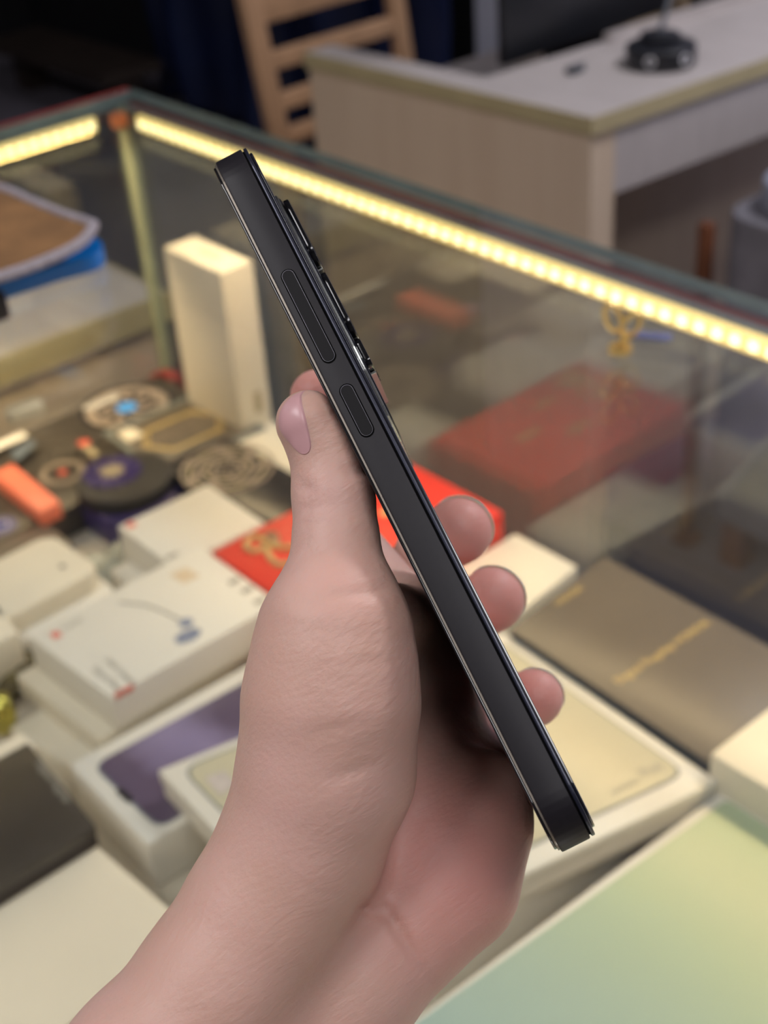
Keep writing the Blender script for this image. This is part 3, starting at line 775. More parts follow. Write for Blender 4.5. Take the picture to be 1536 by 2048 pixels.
# reception counter (L shaped ledge), aligned with its own slightly turned axes
Acor = np.array(at(1185, 236, ZD)[:2]); Alft = np.array(at(609, 104, ZD)[:2]); Brgt = np.array(at(1536, 116, ZD)[:2])
ua = (Alft - Acor) / np.linalg.norm(Alft - Acor); ub = (Brgt - Acor) / np.linalg.norm(Brgt - Acor)
la = np.linalg.norm(Alft - Acor); lb = 1.05
def cc(a, b): p = Acor + ua * a + ub * b; return (p[0], p[1])
t = thing('reception_counter', 'pale wood reception counter with olive edge banding behind the showcase', 'counter', (*Acor, 0))
MB().prism([cc(0, 0), cc(la, 0), cc(la, .055), cc(.25, .055), cc(.25, lb), cc(0, lb)], ZD - .0225, ZD).build('ledge', M['woodtop'], t)
eb = MB()
eb.prism([cc(-.0025, -.0025), cc(la, -.0025), cc(la, 0), cc(0, 0)], ZD - .024, ZD + .0004)
eb.prism([cc(-.0025, -.0025), cc(0, 0), cc(0, lb), cc(-.0025, lb)], ZD - .024, ZD + .0004)
eb.build('edge_banding', M['edge'], t)
MB().prism([cc(.004, .003), cc(la - .004, .003), cc(la - .004, .048), cc(.004, .048)], 0, ZD - .0226).build('side_panel', M['wood'], t)
MB().prism([cc(.004, .0485), cc(.004, lb), cc(.022, lb), cc(.022, .0485)], zz(-.730), ZD - .0226).build('apron', M['woodtop'], t)
MB().prism([cc(.19, .0485), cc(.19, lb), cc(.21, lb), cc(.21, .0485)], 0, ZD - .0226).build('back_panel', M['wood'], t)
# inner backboard rising from the ledge
MB().prism([cc(.235, .30), cc(.235, lb), cc(.25, lb), cc(.25, .30)], ZD, ZD + .012).build('rear_lip', M['woodtop'], t)
# desk seen through the left pane
t = thing('side_desk', 'pale desk with olive edge standing just beyond the left glass pane', 'desk', (-1.6, .2, 0))
dx = -1.205; dy = .700
MB().box(dx - .62, dx, -.7, dy, ZD - .03, ZD).build('desktop', M['woodtop'], t)
e_ = MB(); e_.box(dx, dx + .003, -.7, dy + .003, ZD - .031, ZD + .0005); e_.box(dx - .62, dx, dy, dy + .003, ZD - .031, ZD + .0005)
e_.build('edge_banding', M['edge'], t)
MB().box(dx - .60, dx - .006, -.68, dy - .006, 0, ZD - .0305).build('cabinet', M['wood'], t)
# items on the counter
a = at(1321, 128, ZD)
t = thing('speaker_puck', 'round black desk speaker base with two small rings on the counter', 'speaker', (a[0], a[1], ZD))
c = (a[0], a[1], ZD)
MB().disc(c, .051, .0005, .030, n=48).build('body', M['metalblk'], t, bevel=.006, seg=3)
MB().disc((c[0] - .012, c[1] + .012, ZD), .030, .0305, .040, n=40).build('turntable', M['metalblk'], t, bevel=.003)
for an in (-1.19, -.16):
    d = np.array([math.cos(an), math.sin(an), 0]); tt = np.array([-d[1], d[0], 0])
    MB().ring(np.array(c) + d * .0508 + np.array([0, 0, .017]), .0052, .0072, 0, .0014, n=24, ex=tt, ey=(0, 0, 1), ez=d).build('button_ring', mat('pale_ring', (.9, .9, .95), .3, noise=.05), t)
MB().tube([(c[0] - .012, c[1] + .010, ZD + .041), (c[0] - .02, c[1] + .035, ZD + .07), (c[0] - .03, c[1] + .07, ZD + .13), (c[0] - .05, c[1] + .10, ZD + .22)], .004, 8).build('cable_neck', mat('grey_cable', (.10, .11, .13), .4, noise=.1), t, smooth=True)
a = at(1150, 146, ZD)
t = thing('binder_clip', 'small dark clip on the counter in front of the monitor', 'clip', (a[0], a[1], ZD))
MB().box(a[0] - .008, a[0] + .008, a[1] - .014, a[1] + .014, ZD + .0005, ZD + .010).build('jaw', M['navy'], t, bevel=.002)
MB().tube([(a[0] - .004, a[1] + .012, ZD + .008), (a[0], a[1] + .022, ZD + .012), (a[0] + .004, a[1] + .012, ZD + .008)], .001, 6).build('wire_handle', M['navy'], t)
# monitor behind the ledge
def W(px, py, Xw):
    d = RM @ np.array([(px - 768) / F, (py - 1024) / F, 1.0]); return CAM + d * (Xw / d[0])
t = thing('monitor', 'large black monitor standing behind the reception counter', 'monitor', (-1.53, 1.72, ZD - .05))
m0 = W(1009, 150, -1.50); m1 = W(1258, 60, -1.50)
MB().prism([(-1.515, m0[1]), (-1.500, m0[1]), (-1.500, m1[1] + .10), (-1.515, m1[1] + .10)], ZD - .006, ZD + .40).build('panel', M['screenblk'], t, bevel=.004)
MB().box(-1.532, -1.516, m0[1] + .12, m0[1] + .26, ZD - .07, ZD + .2).build('stand', M['metalblk'], t)
MB().box(-1.60, -1.50, m0[1] + .10, m0[1] + .28, ZD - .085, ZD - .07).build('foot', M['metalblk'], t)
# lower inner desk that carries the monitor
t = thing('work_desk', 'low pale work desk behind the counter ledge carrying the monitor', 'desk', (-1.7, 2.0, 0))
MB().box(-1.78, -1.475, 1.47, 2.58, ZD - .115, ZD - .086).build('desktop', M['woodtop'], t)
for (x, y) in ((-1.75, 1.49), (-1.51, 1.49), (-1.75, 2.53), (-1.51, 2.53)):
    MB().box(x, x + .03, y, y + .03, 0, ZD - .1155).build('leg', M['wood'], t)
# black tower and tan carton at the top right
b0 = W(1430, 60, -1.47)
t = thing('card_terminal', 'black device behind the counter at the top right', 'terminal', (b0[0], b0[1], ZD))
MB().box(-1.53, -1.478, b0[1], b0[1] + .055, ZD - .0855, ZD + .12).build('housing', M['screenblk'], t, bevel=.003)
MB().box(-1.4785, -1.4765, b0[1] + .008, b0[1] + .047, ZD + .02, ZD + .10).build('display', M['metalblk'], t)
t = thing('storage_carton', 'tan cardboard carton behind the round speaker at the top right', 'carton', (-1.70, 2.10, ZD - .085))
cb = mat('tan_cardboard', (.46, .34, .21), .7, noise=.15, nscale=10)
MB().box(-1.76, -1.575, 1.80, 2.40, ZD - .0855, ZD + .05).build('body', cb, t, bevel=.003)
MB().box(-1.575, -1.5745, 2.05, 2.10, ZD - .0855, ZD + .05).build('tape', M['tan'], t)

# wooden ladder-back chair
t = thing('ladder_back_chair', 'light wooden ladder-back chair behind the left end of the counter', 'chair', (-2.2, 1.58, 0))
def stile(pa, pb, w):
    mb = MB(); pa, pb = np.array(pa), np.array(pb)
    d = (pb - pa); d = d / np.linalg.norm(d) ; y = np.array([0, 1.0, 0]); x = np.cross(y, d)
    mb.obox((pa + pb) / 2, d * np.linalg.norm(pb - pa) / 2 if False else (pb - pa) / 2, y * w / 2, x * .011)
    return mb
XC = -2.05
sA, sB = W(497, 0, XC), W(560, 285, XC)
dv = (sB - sA) / (sA[2] - sB[2])
def onst(y_, zc): return
lt = sA + dv * (sA[2] - (sA[2] + .12)); lb_ = sA + dv * (sA[2] - .42)
lt = sA - dv * .14; lb_ = sA + dv * (sA[2] - .44)
leg_b = np.array([lb_[0], lb_[1], 0])
stile(lt, lb_, .040).build('rear_post', M['chair'], t, bevel=.003)
MB().obox(((lb_ + leg_b) / 2), (lb_ - leg_b) / 2 * .999, (0, .019, 0), (.012, 0, 0)).build('rear_leg', M['chair'], t, bevel=.003)
rA = W(782, 0, XC); rB = W(785, 120, XC); wdt = rA[1] - sA[1]
off = np.array([0, wdt, 0])
stile(lt + off, lb_ + off, .036).build('rear_post', M['chair'], t, bevel=.003)
MB().obox(((lb_ + leg_b) / 2) + off, (lb_ - leg_b) / 2 * .999, (0, .018, 0), (.012, 0, 0)).build('rear_leg', M['chair'], t, bevel=.003)
for (y_top, y_bot) in ((-40, 38), (100, 137), (188, 222), (262, 292)):
    a, b = W(552, y_top, XC), W(556, y_bot, XC)
    yc = sA[1] + wdt / 2; zc = (a[2] + b[2]) / 2; hh = (a[2] - b[2]) / 2
    k = (sA[2] - zc); yo = dv[1] * k
    MB().box(XC - .009, XC + .009, sA[1] + yo + .018, sA[1] + yo + wdt - .016, zc - hh, zc + hh).build('back_slat', M['chair'], t, bevel=.002)
ys = lb_[1]
MB().box(XC - .012, XC + .24, ys - .01, ys + wdt + .01, .43, .455).build('seat', M['chair'], t, bevel=.004)
for y in (ys + .01, ys + wdt - .01):
    MB().box(XC + .19, XC + .225, y - .017, y + .017, 0, .43).build('front_leg', M['chair'], t, bevel=.003)
# grey upholstered stool at the right with red-brown leg
cx, cy = -.88, 1.785
t = thing('upholstered_seat', 'tall grey upholstered seat with pale blue cushion beside the counter at right', 'seat', (cx, cy, 0))
MB().prism(rrect(.48, .48, .05, cx=cx, cy=cy), .10, .60).build('seat_base', M['upholst'], t, bevel=.02, seg=3)
MB().prism(rrect(.43, .43, .06, cx=cx, cy=cy), .6005, .645).build('cushion', M['seatblue'], t, bevel=.014, seg=3)
for (sx_, sy_) in ((-1, -1), (-1, 1), (1, -1), (1, 1)):
    MB().box(cx + sx_ * .19 - .02, cx + sx_ * .19 + .02, cy + sy_ * .19 - .02, cy + sy_ * .19 + .02, 0, .0995).build('leg', M['legbrown'], t)
t = thing('wooden_post', 'red-brown wooden post between the counter opening and the grey seat', 'post', (-1.165, 1.585, 0))
MB().box(-1.175, -1.155, 1.575, 1.595, 0.012, .56).build('shaft', M['legbrown'], t, bevel=.003)
MB().box(-1.18, -1.145, 1.565, 1.605, 0, .0118).build('foot', M['legbrown'], t)
# dark draped cloth behind the chair
def drape(name, label, cat, x0, x1, y, z0, z1, m, amp=.03, seed=1, fold=26):
    random.seed(seed); nx, nz = 90, 40; vs = []; fs = []
    ph = [random.uniform(0, 6.28) for _ in range(6)]
    for j in range(nz + 1):
        for i in range(nx + 1):
            u = i / nx; v = j / nz; x = x0 + (x1 - x0) * u
            a = amp * (math.sin(fold * u + 1.5 * math.sin(5 * v + ph[0]) + ph[1]) + .6 * math.sin(fold * 1.7 * u + 4 * v + ph[2]) + .5 * math.sin(11 * v + 9 * u + ph[3]))
            vs.append((x, y + a, z0 + (z1 - z0) * v))
    for j in range(nz):
        for i in range(nx):
            k = j * (nx + 1) + i; fs.append((k, k + 1, k + nx + 2, k + nx + 1))
    mb = MB(); mb.add(vs, fs); o = mb.build(name, m, smooth=True)
    md = o.modifiers.new('s', 'SOLIDIFY'); md.thickness = .004
    return tag(o, label, cat)
dL = W(212, 60, -3.9)
drape('draped_cloth', 'navy blue satin cloth hanging in folds behind the wooden chair', 'cloth', -3.95, -2.60, 2.40, 0.02, 1.5, M['bluecloth'])
drape('black_curtain', 'black curtain hanging behind the chair and counter', 'curtain', -3.04, -2.78, 2.54, 0.02, 2.9, M['darkwall'], amp=.012, seed=4, fold=18)
# low dark brown bench at the far left
b0 = at(0, 120, .12); b1 = at(215, 190, .12)
t = thing('low_bench', 'low dark brown bench on the grey floor at the far upper left', 'bench', (-4.4, 2.0, 0))
dB = (b1 - b0)[:2]; n_ = np.array([-dB[1], dB[0]]) / np.linalg.norm(dB)
pA, pB = b0[:2] - dB * .15, b1[:2] - dB * .02
MB().prism([pA, pB, pB + n_ * .22, pA + n_ * .22], .14, .17).build('top_board', M['darkbrown'], t)
for f in (.12, .9):
    p = pA + (pB - pA) * f + n_ * .11
    MB().box(p[0] - .04, p[0] + .04, p[1] - .04, p[1] + .04, 0, .14).build('leg', M['darkbrown'], t)

# ------------------------------------------------------------------ the phone in the hand
PA, PB = cp(437, 268, .298), cp(1163, 1704, .258)
PU = (PB - PA); PL = np.linalg.norm(PU); PU = PU / PL            # along its length, top to bottom
PC = (PA + PB) / 2
vw = PC - CAM; vw = vw / np.linalg.norm(vw)
PW = vw - vw.dot(PU) * PU; PW /= np.linalg.norm(PW)              # across its width, away from the viewer
PN = np.cross(PU, PW)                                            # thickness axis
if PN.dot(RM @ np.array([1, 0, 0])) < 0: PN = -PN                # towards the back of the phone (right)
rt = math.radians(0.0)
PW, PN = PW * math.cos(rt) + PN * math.sin(rt), PN * math.cos(rt) - PW * math.sin(rt)
PWID = .0745; PLEN = .1625
PO = PC                                                           # centre of the near long side
def ph(u, w, n): return PO + PU * u + PW * w + PN * n
M['frame'] = mat('aubergine_black_aluminium', (0.010, 0.0082, 0.0115), 0.5, metal=0.0, spec=.3, noise=.12, nscale=900)
M['button'] = mat('aubergine_black_button', (0.0045, 0.004, 0.005), 0.5, metal=0.0, spec=.15, noise=.1, nscale=900)
M['phback'] = mat('black_glass_back', (0.012, 0.013, 0.022), 0.12, spec=.6, coat=.6, noise=.1, nscale=30)
M['phscreen'] = mat('black_screen_glass', (0.010, 0.010, 0.012), 0.10, spec=.6, noise=.1, nscale=30)
M['bezel'] = mat('bronze_screen_rim', (0.30, 0.26, 0.22), 0.3, metal=.5, noise=.1, nscale=200)
M['lens'] = mat('black_lens_ring', (0.008, 0.008, 0.010), 0.15, metal=.3, coat=.5, noise=.1, nscale=100)
M['steel'] = mat('bright_bevel', (0.62, 0.64, 0.62), 0.22, metal=.9, noise=.1, nscale=200)
M['seam'] = mat('black_seam', (0.003, 0.003, 0.003), 0.8, spec=.05, noise=.1)
M['rimlight'] = mat('painted_rim_highlight', (0.16, 0.155, 0.18), 0.3, metal=.8, noise=.1)  # paler colour imitates light caught on the button edges
def slab(r_in, n0, n1, r=.0105, n=10):
    o = rrect(PLEN - 2 * r_in, PWID - 2 * r_in, r - r_in, n=n)
    return MB().extr([(p[0], p[1]) for p in o], ph(0, PWID / 2, 0), PU, PW, PN, n0, n1)
T0, T1 = -.0034, .0028
phone = thing('smartphone', 'dark aubergine-black smartphone seen edge-on, held upright in the hand', 'phone', tuple(ph(0, PWID / 2, 0)))
slab(0, T0, T1).build('frame', M['frame'], phone, bevel=.00035, seg=2)
slab(.0006, T0 - .0004, T0 - .00002).build('screen_rim', M['bezel'], phone)
slab(.0010, T0 - .0010, T0 - .00042).build('screen_glass', M['phscreen'], phone, bevel=.0002)
slab(.0007, T1 + .00002, T1 + .00035).build('back_seam', M['seam'], phone)
slab(.0002, T1 + .00037, T1 + .00110).build('back_edge', mat('slate_blue_back_edge', (.022, .024, .042), .3, metal=.4, noise=.1, nscale=100), phone, bevel=.0002)
slab(.0016, T1 + .00112, T1 + .0018).build('back_panel', M['phback'], phone, bevel=.0003)
def pill(u0, u1, r, n=8):
    o = []
    for k in range(n + 1): a = math.pi / 2 + math.pi * k / n; o.append((u0 + r + r * math.cos(a), r * math.sin(a)))
    for k in range(n + 1): a = -math.pi / 2 + math.pi * k / n; o.append((u1 - r + r * math.cos(a), r * math.sin(a)))
    return o
def upos(px, py):
    "length position on the near side face under a pixel"
    d = RM @ np.array([(px - 768) / F, (py - 1024) / F, 1.0])
    A = np.array([d, -PU, -PN]).T; s = np.linalg.solve(A, PO - CAM); return s[1], s[2]
for nm, p0, p1 in (('volume_button', (572, 543), (662, 722)), ('power_button', (691, 771), (736, 871))):
    a, n0 = upos(*p0); b, n1 = upos(*p1); nm_ = (n0 + n1) / 2
    MB().extr(pill(a - .0004, b + .0004, .00160), ph(0, 0, nm_), PU, PN, -PW, 0.00002, .00010).build('button_gap', M['seam'], phone)
    MB().extr(pill(a - .00008, b + .00008, .00133), ph(0, 0, nm_), PU, PN, -PW, 0.0001, .00030).build('button_rim_highlight', M['rimlight'], phone)
    MB().extr(pill(a, b, .00125), ph(0, 0, nm_), PU, PN, -PW, 0.0003, .00042).build(nm, M['button'], phone, bevel=.00007, seg=1)
# button highlight is painted in as a paler rim; camera island on the back
UB0 = upos(520, 300)[0] - .001; UB1 = upos(762, 802)[0] + .001
cu = (UB0 + UB1) / 2 + .001; hu = (UB1 - UB0) / 2
NB = T1 + .0018
def isl(r_in, n0, n1, r=.018):
    o = rrect(2 * hu - 2 * r_in, .060 - 2 * r_in, r - r_in, n=10)
    return MB().extr(o, ph(cu, PWID / 2 + .0005, 0), PU, PW, PN, n0, n1)
isle = isl(0, NB + .00002, NB + .0008).build('camera_island', M['steel'], phone, bevel=.0002)
isl(.0008, NB + .00082, NB + .0012, r=.018).build('island_cover', M['phback'], isle, bevel=.0002)
for (p0, p1) in (((548, 352), (618, 488)), ((627, 502), (690, 638)), ((695, 648), (728, 702))):
    a, b = upos(*p0)[0], upos(*p1)[0]; hl = (b - a) / 2; c0_ = (a + b) / 2
    o = rrect(2 * hl, .030, min(hl * .45, .006), n=8)
    ln = MB().extr(o, ph(c0_, .024, 0), PU, PW, PN, NB + .00122, NB + .0025).build('camera_lens', M['lens'], phone, bevel=.00025)
    MB().disc(ph(c0_, .024, 0), hl * .7, NB + .00252, NB + .0028, n=40, ex=PU, ey=PW, ez=PN).build('lens_glass', M['phscreen'], ln)
    e_ = rrect(.0006, .022, .0002, n=2)
    MB().extr(e_, ph(b + .0004, .024, 0), PU, PW, PN, NB + .00122, NB + .0024).build('lens_trim', M['steel'], ln)
# bottom end: speaker slots and port
for k in range(5):
    MB().extr(pill(-.0008, .0008, .0005), ph(PLEN / 2, PWID * .30 + k * .003 - .006, (T0 + T1) / 2), PN, PW, PU, 0.00001, .0001).build('speaker_slot', M['seam'], phone)
MB().extr(pill(-.0045, .0045, .0013), ph(PLEN / 2, PWID * .5, (T0 + T1) / 2), PW, PN, PU, 0.00001, .0001).build('charging_port', M['seam'], phone)

# ------------------------------------------------------------------ the hand
# distance field of tapered limbs in camera space (x right, y down, z depth), metres
def K(px, py, d, r=None):
    p = np.array([(px - 768) / F * d, (py - 1024) / F * d, d], dtype=np.float32)
    return p if r is None else (p, r * 1e-3)
thumb = [K(664, 1240, .285, 12.6), K(674, 1165, .286, 9.6), K(672, 1080, .288, 8.45), K(667, 985, .290, 8.2), K(652, 905, .291, 7.0), K(617, 846, .290, 6.9)]
radial = [K(674, 1250, .284, 14.0), K(670, 1290, .284, 15.8), K(662, 1400, .284, 17.4), K(652, 1540, .286, 17.6), K(602, 1690, .288, 16.6),
          K(527, 1820, .287, 16.0), K(440, 1960, .284, 16.2), K(300, 2150, .279, 18.0), K(120, 2400, .272, 20.5), K(-260, 2950, .252, 23.0), K(-760, 3700, .225, 26.0)]
ulnar = [K(955, 1600, .318, 12.0), K(940, 1650, .314, 13.2), K(900, 1765, .309, 14.4), K(805, 1850, .304, 14.2), K(690, 1965, .299, 15.5),
         K(560, 2140, .292, 17.5), K(380, 2400, .282, 19.5), K(0, 2950, .262, 23.0), K(-480, 3700, .234, 26.0)]
fill = [K(775, 1500, .318, 13.5), K(770, 1640, .316, 15.0), K(675, 1820, .308, 14.0), K(575, 1990, .301, 14.5), K(430, 2200, .292, 17.0), K(250, 2400, .282, 20.5), K(-130, 2950, .258, 23.5), K(-620, 3700, .232, 27.0)]
mcp = [K(815, 1250, .348, 10.0), K(905, 1330, .356, 10.3), K(950, 1440, .356, 10.0), K(982, 1550, .345, 9.4)]
fingers = [
    [mcp[0], K(670, 1062, .386, 9.0), K(645, 912, .386, 8.0), K(634, 793, .376, 7.3)],
    [mcp[1], K(822, 1165, .398, 9.2), K(862, 1095, .394, 8.7), K(917, 1062, .380, 9.2)],
    [mcp[2], K(885, 1300, .398, 8.8), K(930, 1235, .392, 8.5), K(984, 1199, .376, 8.8)],
    [mcp[3], K(960, 1430, .385, 7.9), K(1010, 1408, .383, 7.4), K(1068, 1396, .370, 7.7)]]
webs = [[K(770, 1240, .303, 8.5), mcp[0]], [mcp[0], mcp[1]], [mcp[1], mcp[2]], [mcp[2], mcp[3]]]
rays = [[K(760, 1560, .316, 13.0), m] for m in mcp] + [[K(860, 1700, .311, 13.5), mcp[3]], [K(700, 1400, .296, 13), K(835, 1300, .338, 9.5)]]

def cone(P, A, B):
    a, ra = A; b, rb = B
    ab = b - a; t = np.clip(((P - a) @ ab) / float(ab @ ab), 0, 1)
    return np.sqrt(((P - a - t[:, None] * ab) ** 2).sum(1)) - (ra + t * (rb - ra))
def smin(a, b, k):
    h = np.clip(0.5 + 0.5 * (b - a) / k, 0, 1)
    return b * (1 - h) + a * h - k * h * (1 - h)
def chain(P, c, k):
    d = cone(P, c[0], c[1])
    for i in range(1, len(c) - 1): d = smin(d, cone(P, c[i], c[i + 1]), k)
    return d
ph_cam = [RM.T @ v for v in (PU, PW, PN)]; po_cam = RM.T @ (PO - CAM)
def phone_sd(P):
    Q = P - po_cam.astype(np.float32)
    u = Q @ ph_cam[0].astype(np.float32); w = Q @ ph_cam[1].astype(np.float32) - PWID / 2; n = Q @ ph_cam[2].astype(np.float32) - .0006
    dx = np.abs(u) - PLEN / 2; dy = np.abs(w) - PWID / 2; dz = np.abs(n) - .0046
    return np.sqrt(np.maximum(dx, 0) ** 2 + np.maximum(dy, 0) ** 2 + np.maximum(dz, 0) ** 2) + np.minimum(np.maximum(dx, np.maximum(dy, dz)), 0)
creases = [ # (px, py, px, py, depth, half-width mm, depth mm)
    ((600, 1018), (650, 1008), .282, .6, .22), ((604, 1050), (655, 1045), .282, .6, .16), ((606, 1110), (660, 1100), .282, .7, .14), ((590, 1205), (640, 1212), .279, .8, .2), ((700, 1330), (800, 1318), .270, .8, .14), ((560, 1760), (700, 1800), .280, .9, .16),
    ((596, 968), (628, 975), .282, .7, .35), ((600, 985), (640, 990), .282, .6, .25), ((690, 938), (745, 948), .282, .9, .3),
    ((640, 1196), (770, 1180), .277, 1.0, .35), ((760, 1800), (862, 1965), .292, 1.1, .55), ((690, 1805), (770, 1830), .290, .9, .3),
    ((610, 1470), (745, 1440), .268, .8, .18), ((640, 1560), (760, 1530), .268, .9, .2), ((650, 1700), (730, 1790), .285, .9, .2)]
def hand_sd(P):
    d = smin(chain(P, radial, .004), chain(P, thumb, .003), .005)
    pal = smin(chain(P, ulnar, .005), chain(P, fill, .006), .009)
    for r in rays: pal = smin(pal, cone(P, r[0], r[1]), .006)
    for w_ in webs: pal = smin(pal, cone(P, w_[0], w_[1]), .004)
    d = smin(d, pal, .007)
    out = d
    for f in fingers: out = np.minimum(out, smin(d, chain(P, f, .003), .005))
    # flesh yields where it presses on the phone
    out = -smin(-out, phone_sd(P) - .0001, .0012)
    # fine creases
    zz_ = np.maximum(P[:, 2], .1); qx = P[:, 0] / zz_ * F + 768; qy = P[:, 1] / zz_ * F + 1024
    for (a, b, dz_, hw, dp) in creases:
        ax, ay = a; bx, by = b; L2 = (bx - ax) ** 2 + (by - ay) ** 2
        t_ = np.clip(((qx - ax) * (bx - ax) + (qy - ay) * (by - ay)) / L2, 0, 1)
        dd = np.sqrt((qx - ax - t_ * (bx - ax)) ** 2 + (qy - ay - t_ * (by - ay)) ** 2) * zz_ / F
        fall = np.clip(1 - np.abs(P[:, 2] - dz_) / .022, 0, 1) * np.sin(np.pi * np.clip(t_, .03, .97)) ** .5
        out = out + 2.6 * dp * 1e-3 * np.exp(-(dd / (hw * 1e-3)) ** 2) * fall
    return out
def surface_nets(f, lo, hi, h, blk=12):
    dims = np.ceil((np.array(hi) - np.array(lo)) / h / blk).astype(int) * blk
    nb = dims // blk
    D = np.ones(dims + 1, np.float32)
    bi = np.stack(np.meshgrid(*[np.arange(n) for n in nb], indexing='ij'), -1).reshape(-1, 3)
    cen = (np.array(lo) + (bi + .5) * blk * h).astype(np.float32)
    dc = f(cen); rad = blk * h * .87 + .003
    loc = np.stack(np.meshgrid(*[np.arange(blk + 1)] * 3, indexing='ij'), -1).reshape(-1, 3)
    for b, v in zip(bi, dc):
        o = b * blk
        sl = tuple(slice(o[i], o[i] + blk + 1) for i in range(3))
        if abs(v) > rad:
            if v < 0: D[sl] = np.where(D[sl] == 1, -1, D[sl])
            continue
        P = (np.array(lo) + (loc + o) * h).astype(np.float32)
        D[sl] = f(P).reshape(blk + 1, blk + 1, blk + 1)
    ins = D < 0
    c0 = np.zeros(dims, np.int8)
    for i in (0, 1):
        for j in (0, 1):
            for k in (0, 1): c0 += ins[i:i + dims[0], j:j + dims[1], k:k + dims[2]]
    cells = np.argwhere((c0 > 0) & (c0 < 8))
    idx = -np.ones(dims, np.int64); idx[tuple(cells.T)] = np.arange(len(cells))
    acc = np.zeros((len(cells), 3)); cnt = np.zeros(len(cells))
    corners = [(i, j, k) for i in (0, 1) for j in (0, 1) for k in (0, 1)]
    for a in corners:
        for ax in range(3):
            if a[ax]: continue
            b = list(a); b[ax] = 1
            da = D[tuple((cells + a).T)]; db = D[tuple((cells + b).T)]
            m = (da < 0) != (db < 0); t_ = np.where(m, da / np.where(m, da - db, 1), 0)
            p = np.array(a, float)[None] + np.eye(3)[ax][None] * t_[:, None]
            acc[m] += p[m]; cnt[m] += 1
    V = np.array(lo) + (cells + acc / cnt[:, None]) * h
    quads = []
    for ax in range(3):
        o1, o2 = [(1, 2), (2, 0), (0, 1)][ax]
        sl0 = [slice(0, dims[i]) for i in range(3)]; sl1 = list(sl0); sl1[ax] = slice(1, dims[ax] + 1)
        e0 = ins[tuple(sl0)]; e1 = ins[tuple(sl1)]
        for sgn, mk in ((1, e0 & ~e1), (-1, ~e0 & e1)):
            g = np.argwhere(mk); g = g[(g[:, o1] > 0) & (g[:, o2] > 0)]
            def at_(d1, d2):
                q = g.copy(); q[:, o1] -= d1; q[:, o2] -= d2; return idx[tuple(q.T)]
            qd = np.stack([at_(1, 1), at_(0, 1), at_(0, 0), at_(1, 0)], 1)
            quads.append(qd if sgn > 0 else qd[:, ::-1])
    Q = np.concatenate(quads); Q = Q[(Q >= 0).all(1)]
    return V, Q
lo = K(60, 700, .40); 
V, Q = surface_nets(hand_sd, (-.190, -.050, .185), (.135, .290, .425), .0010)
Vw = V @ RM.T + CAM
me = bpy.data.meshes.new('person'); org = cp(770, 1500, .30)
me.from_pydata([tuple(p) for p in (Vw - org)], [], [tuple(int(i) for i in q) for q in Q])
me.update()
bm = bmesh.new(); bm.from_mesh(me)
for _ in range(2): bmesh.ops.smooth_vert(bm, verts=bm.verts, factor=.4, use_axis_x=True, use_axis_y=True, use_axis_z=True)
bmesh.ops.recalc_face_normals(bm, faces=bm.faces)
bm.to_mesh(me); bm.free()
for p in me.polygons: p.use_smooth = True
hand = bpy.data.objects.new('person', me); C.objects.link(hand); hand.location = org
tag(hand, 'bare hand and wrist reaching up from below, gripping the dark phone between thumb and fingers', 'person')

ms = bpy.data.materials.new('skin'); ms.use_nodes = True
nt = ms.node_tree; b = nt.nodes['Principled BSDF']
b.inputs['Roughness'].default_value = .48; b.inputs['Specular IOR Level'].default_value = .35
b.inputs['Subsurface Weight'].default_value = .35; b.inputs['Subsurface Radius'].default_value = (1, .35, .22); b.inputs['Subsurface Scale'].default_value = .0045
tc = nt.nodes.new('ShaderNodeTexCoord')
def nz(scale, detail=4, stretch=None):
    n = nt.nodes.new('ShaderNodeTexNoise'); n.inputs['Scale'].default_value = scale; n.inputs['Detail'].default_value = detail
    if stretch:
        mp = nt.nodes.new('ShaderNodeMapping'); mp.inputs['Rotation'].default_value = stretch[0]; mp.inputs['Scale'].default_value = stretch[1]
        nt.links.new(tc.outputs['Object'], mp.inputs[0]); nt.links.new(mp.outputs[0], n.inputs['Vector'])
    else: nt.links.new(tc.outputs['Object'], n.inputs['Vector'])
    return n.outputs[0]
def rampc(v, c0, c1, p0=.3, p1=.7):
    r = nt.nodes.new('ShaderNodeValToRGB'); r.color_ramp.elements[0].color = (*c0, 1); r.color_ramp.elements[1].color = (*c1, 1)
    r.color_ramp.elements[0].position = p0; r.color_ramp.elements[1].position = p1
    nt.links.new(v, r.inputs[0]); return r.outputs[0]
SK0, SK1, SKR = (0.60, 0.37, 0.295), (0.66, 0.41, 0.355), (0.66, 0.29, 0.25)
base = rampc(nz(38), SK0, SK1)
# fingertips and palm side carry more blood: redness by the per-vertex mask
mx = nt.nodes.new('ShaderNodeMix'); mx.data_type = 'RGBA'
at_n = nt.nodes.new('ShaderNodeAttribute'); at_n.attribute_name = 'blood'
nt.links.new(at_n.outputs['Fac'], mx.inputs[0]); nt.links.new(base, mx.inputs[6]); mx.inputs[7].default_value = (*SKR, 1)
nt.links.new(mx.outputs[2], b.inputs['Base Color'])
h1 = nz(900, 3, ((.4, .7, .2), (1, .35, 1))); h2 = nz(160, 5, ((.3, .2, .9), (1, .5, 1)))
ad = nt.nodes.new('ShaderNodeMath'); ad.operation = 'ADD'; nt.links.new(h1, ad.inputs[0]); nt.links.new(h2, ad.inputs[1])
bp = nt.nodes.new('ShaderNodeBump'); bp.inputs['Strength'].default_value = .32; bp.inputs['Distance'].default_value = .0006
nt.links.new(ad.outputs[0], bp.inputs['Height']); nt.links.new(bp.outputs[0], b.inputs['Normal'])
me.materials.append(ms)
mask = np.zeros(len(me.vertices), np.float32)
vc = np.empty(len(me.vertices) * 3, np.float32); me.vertices.foreach_get('co', vc); vc = vc.reshape(-1, 3)
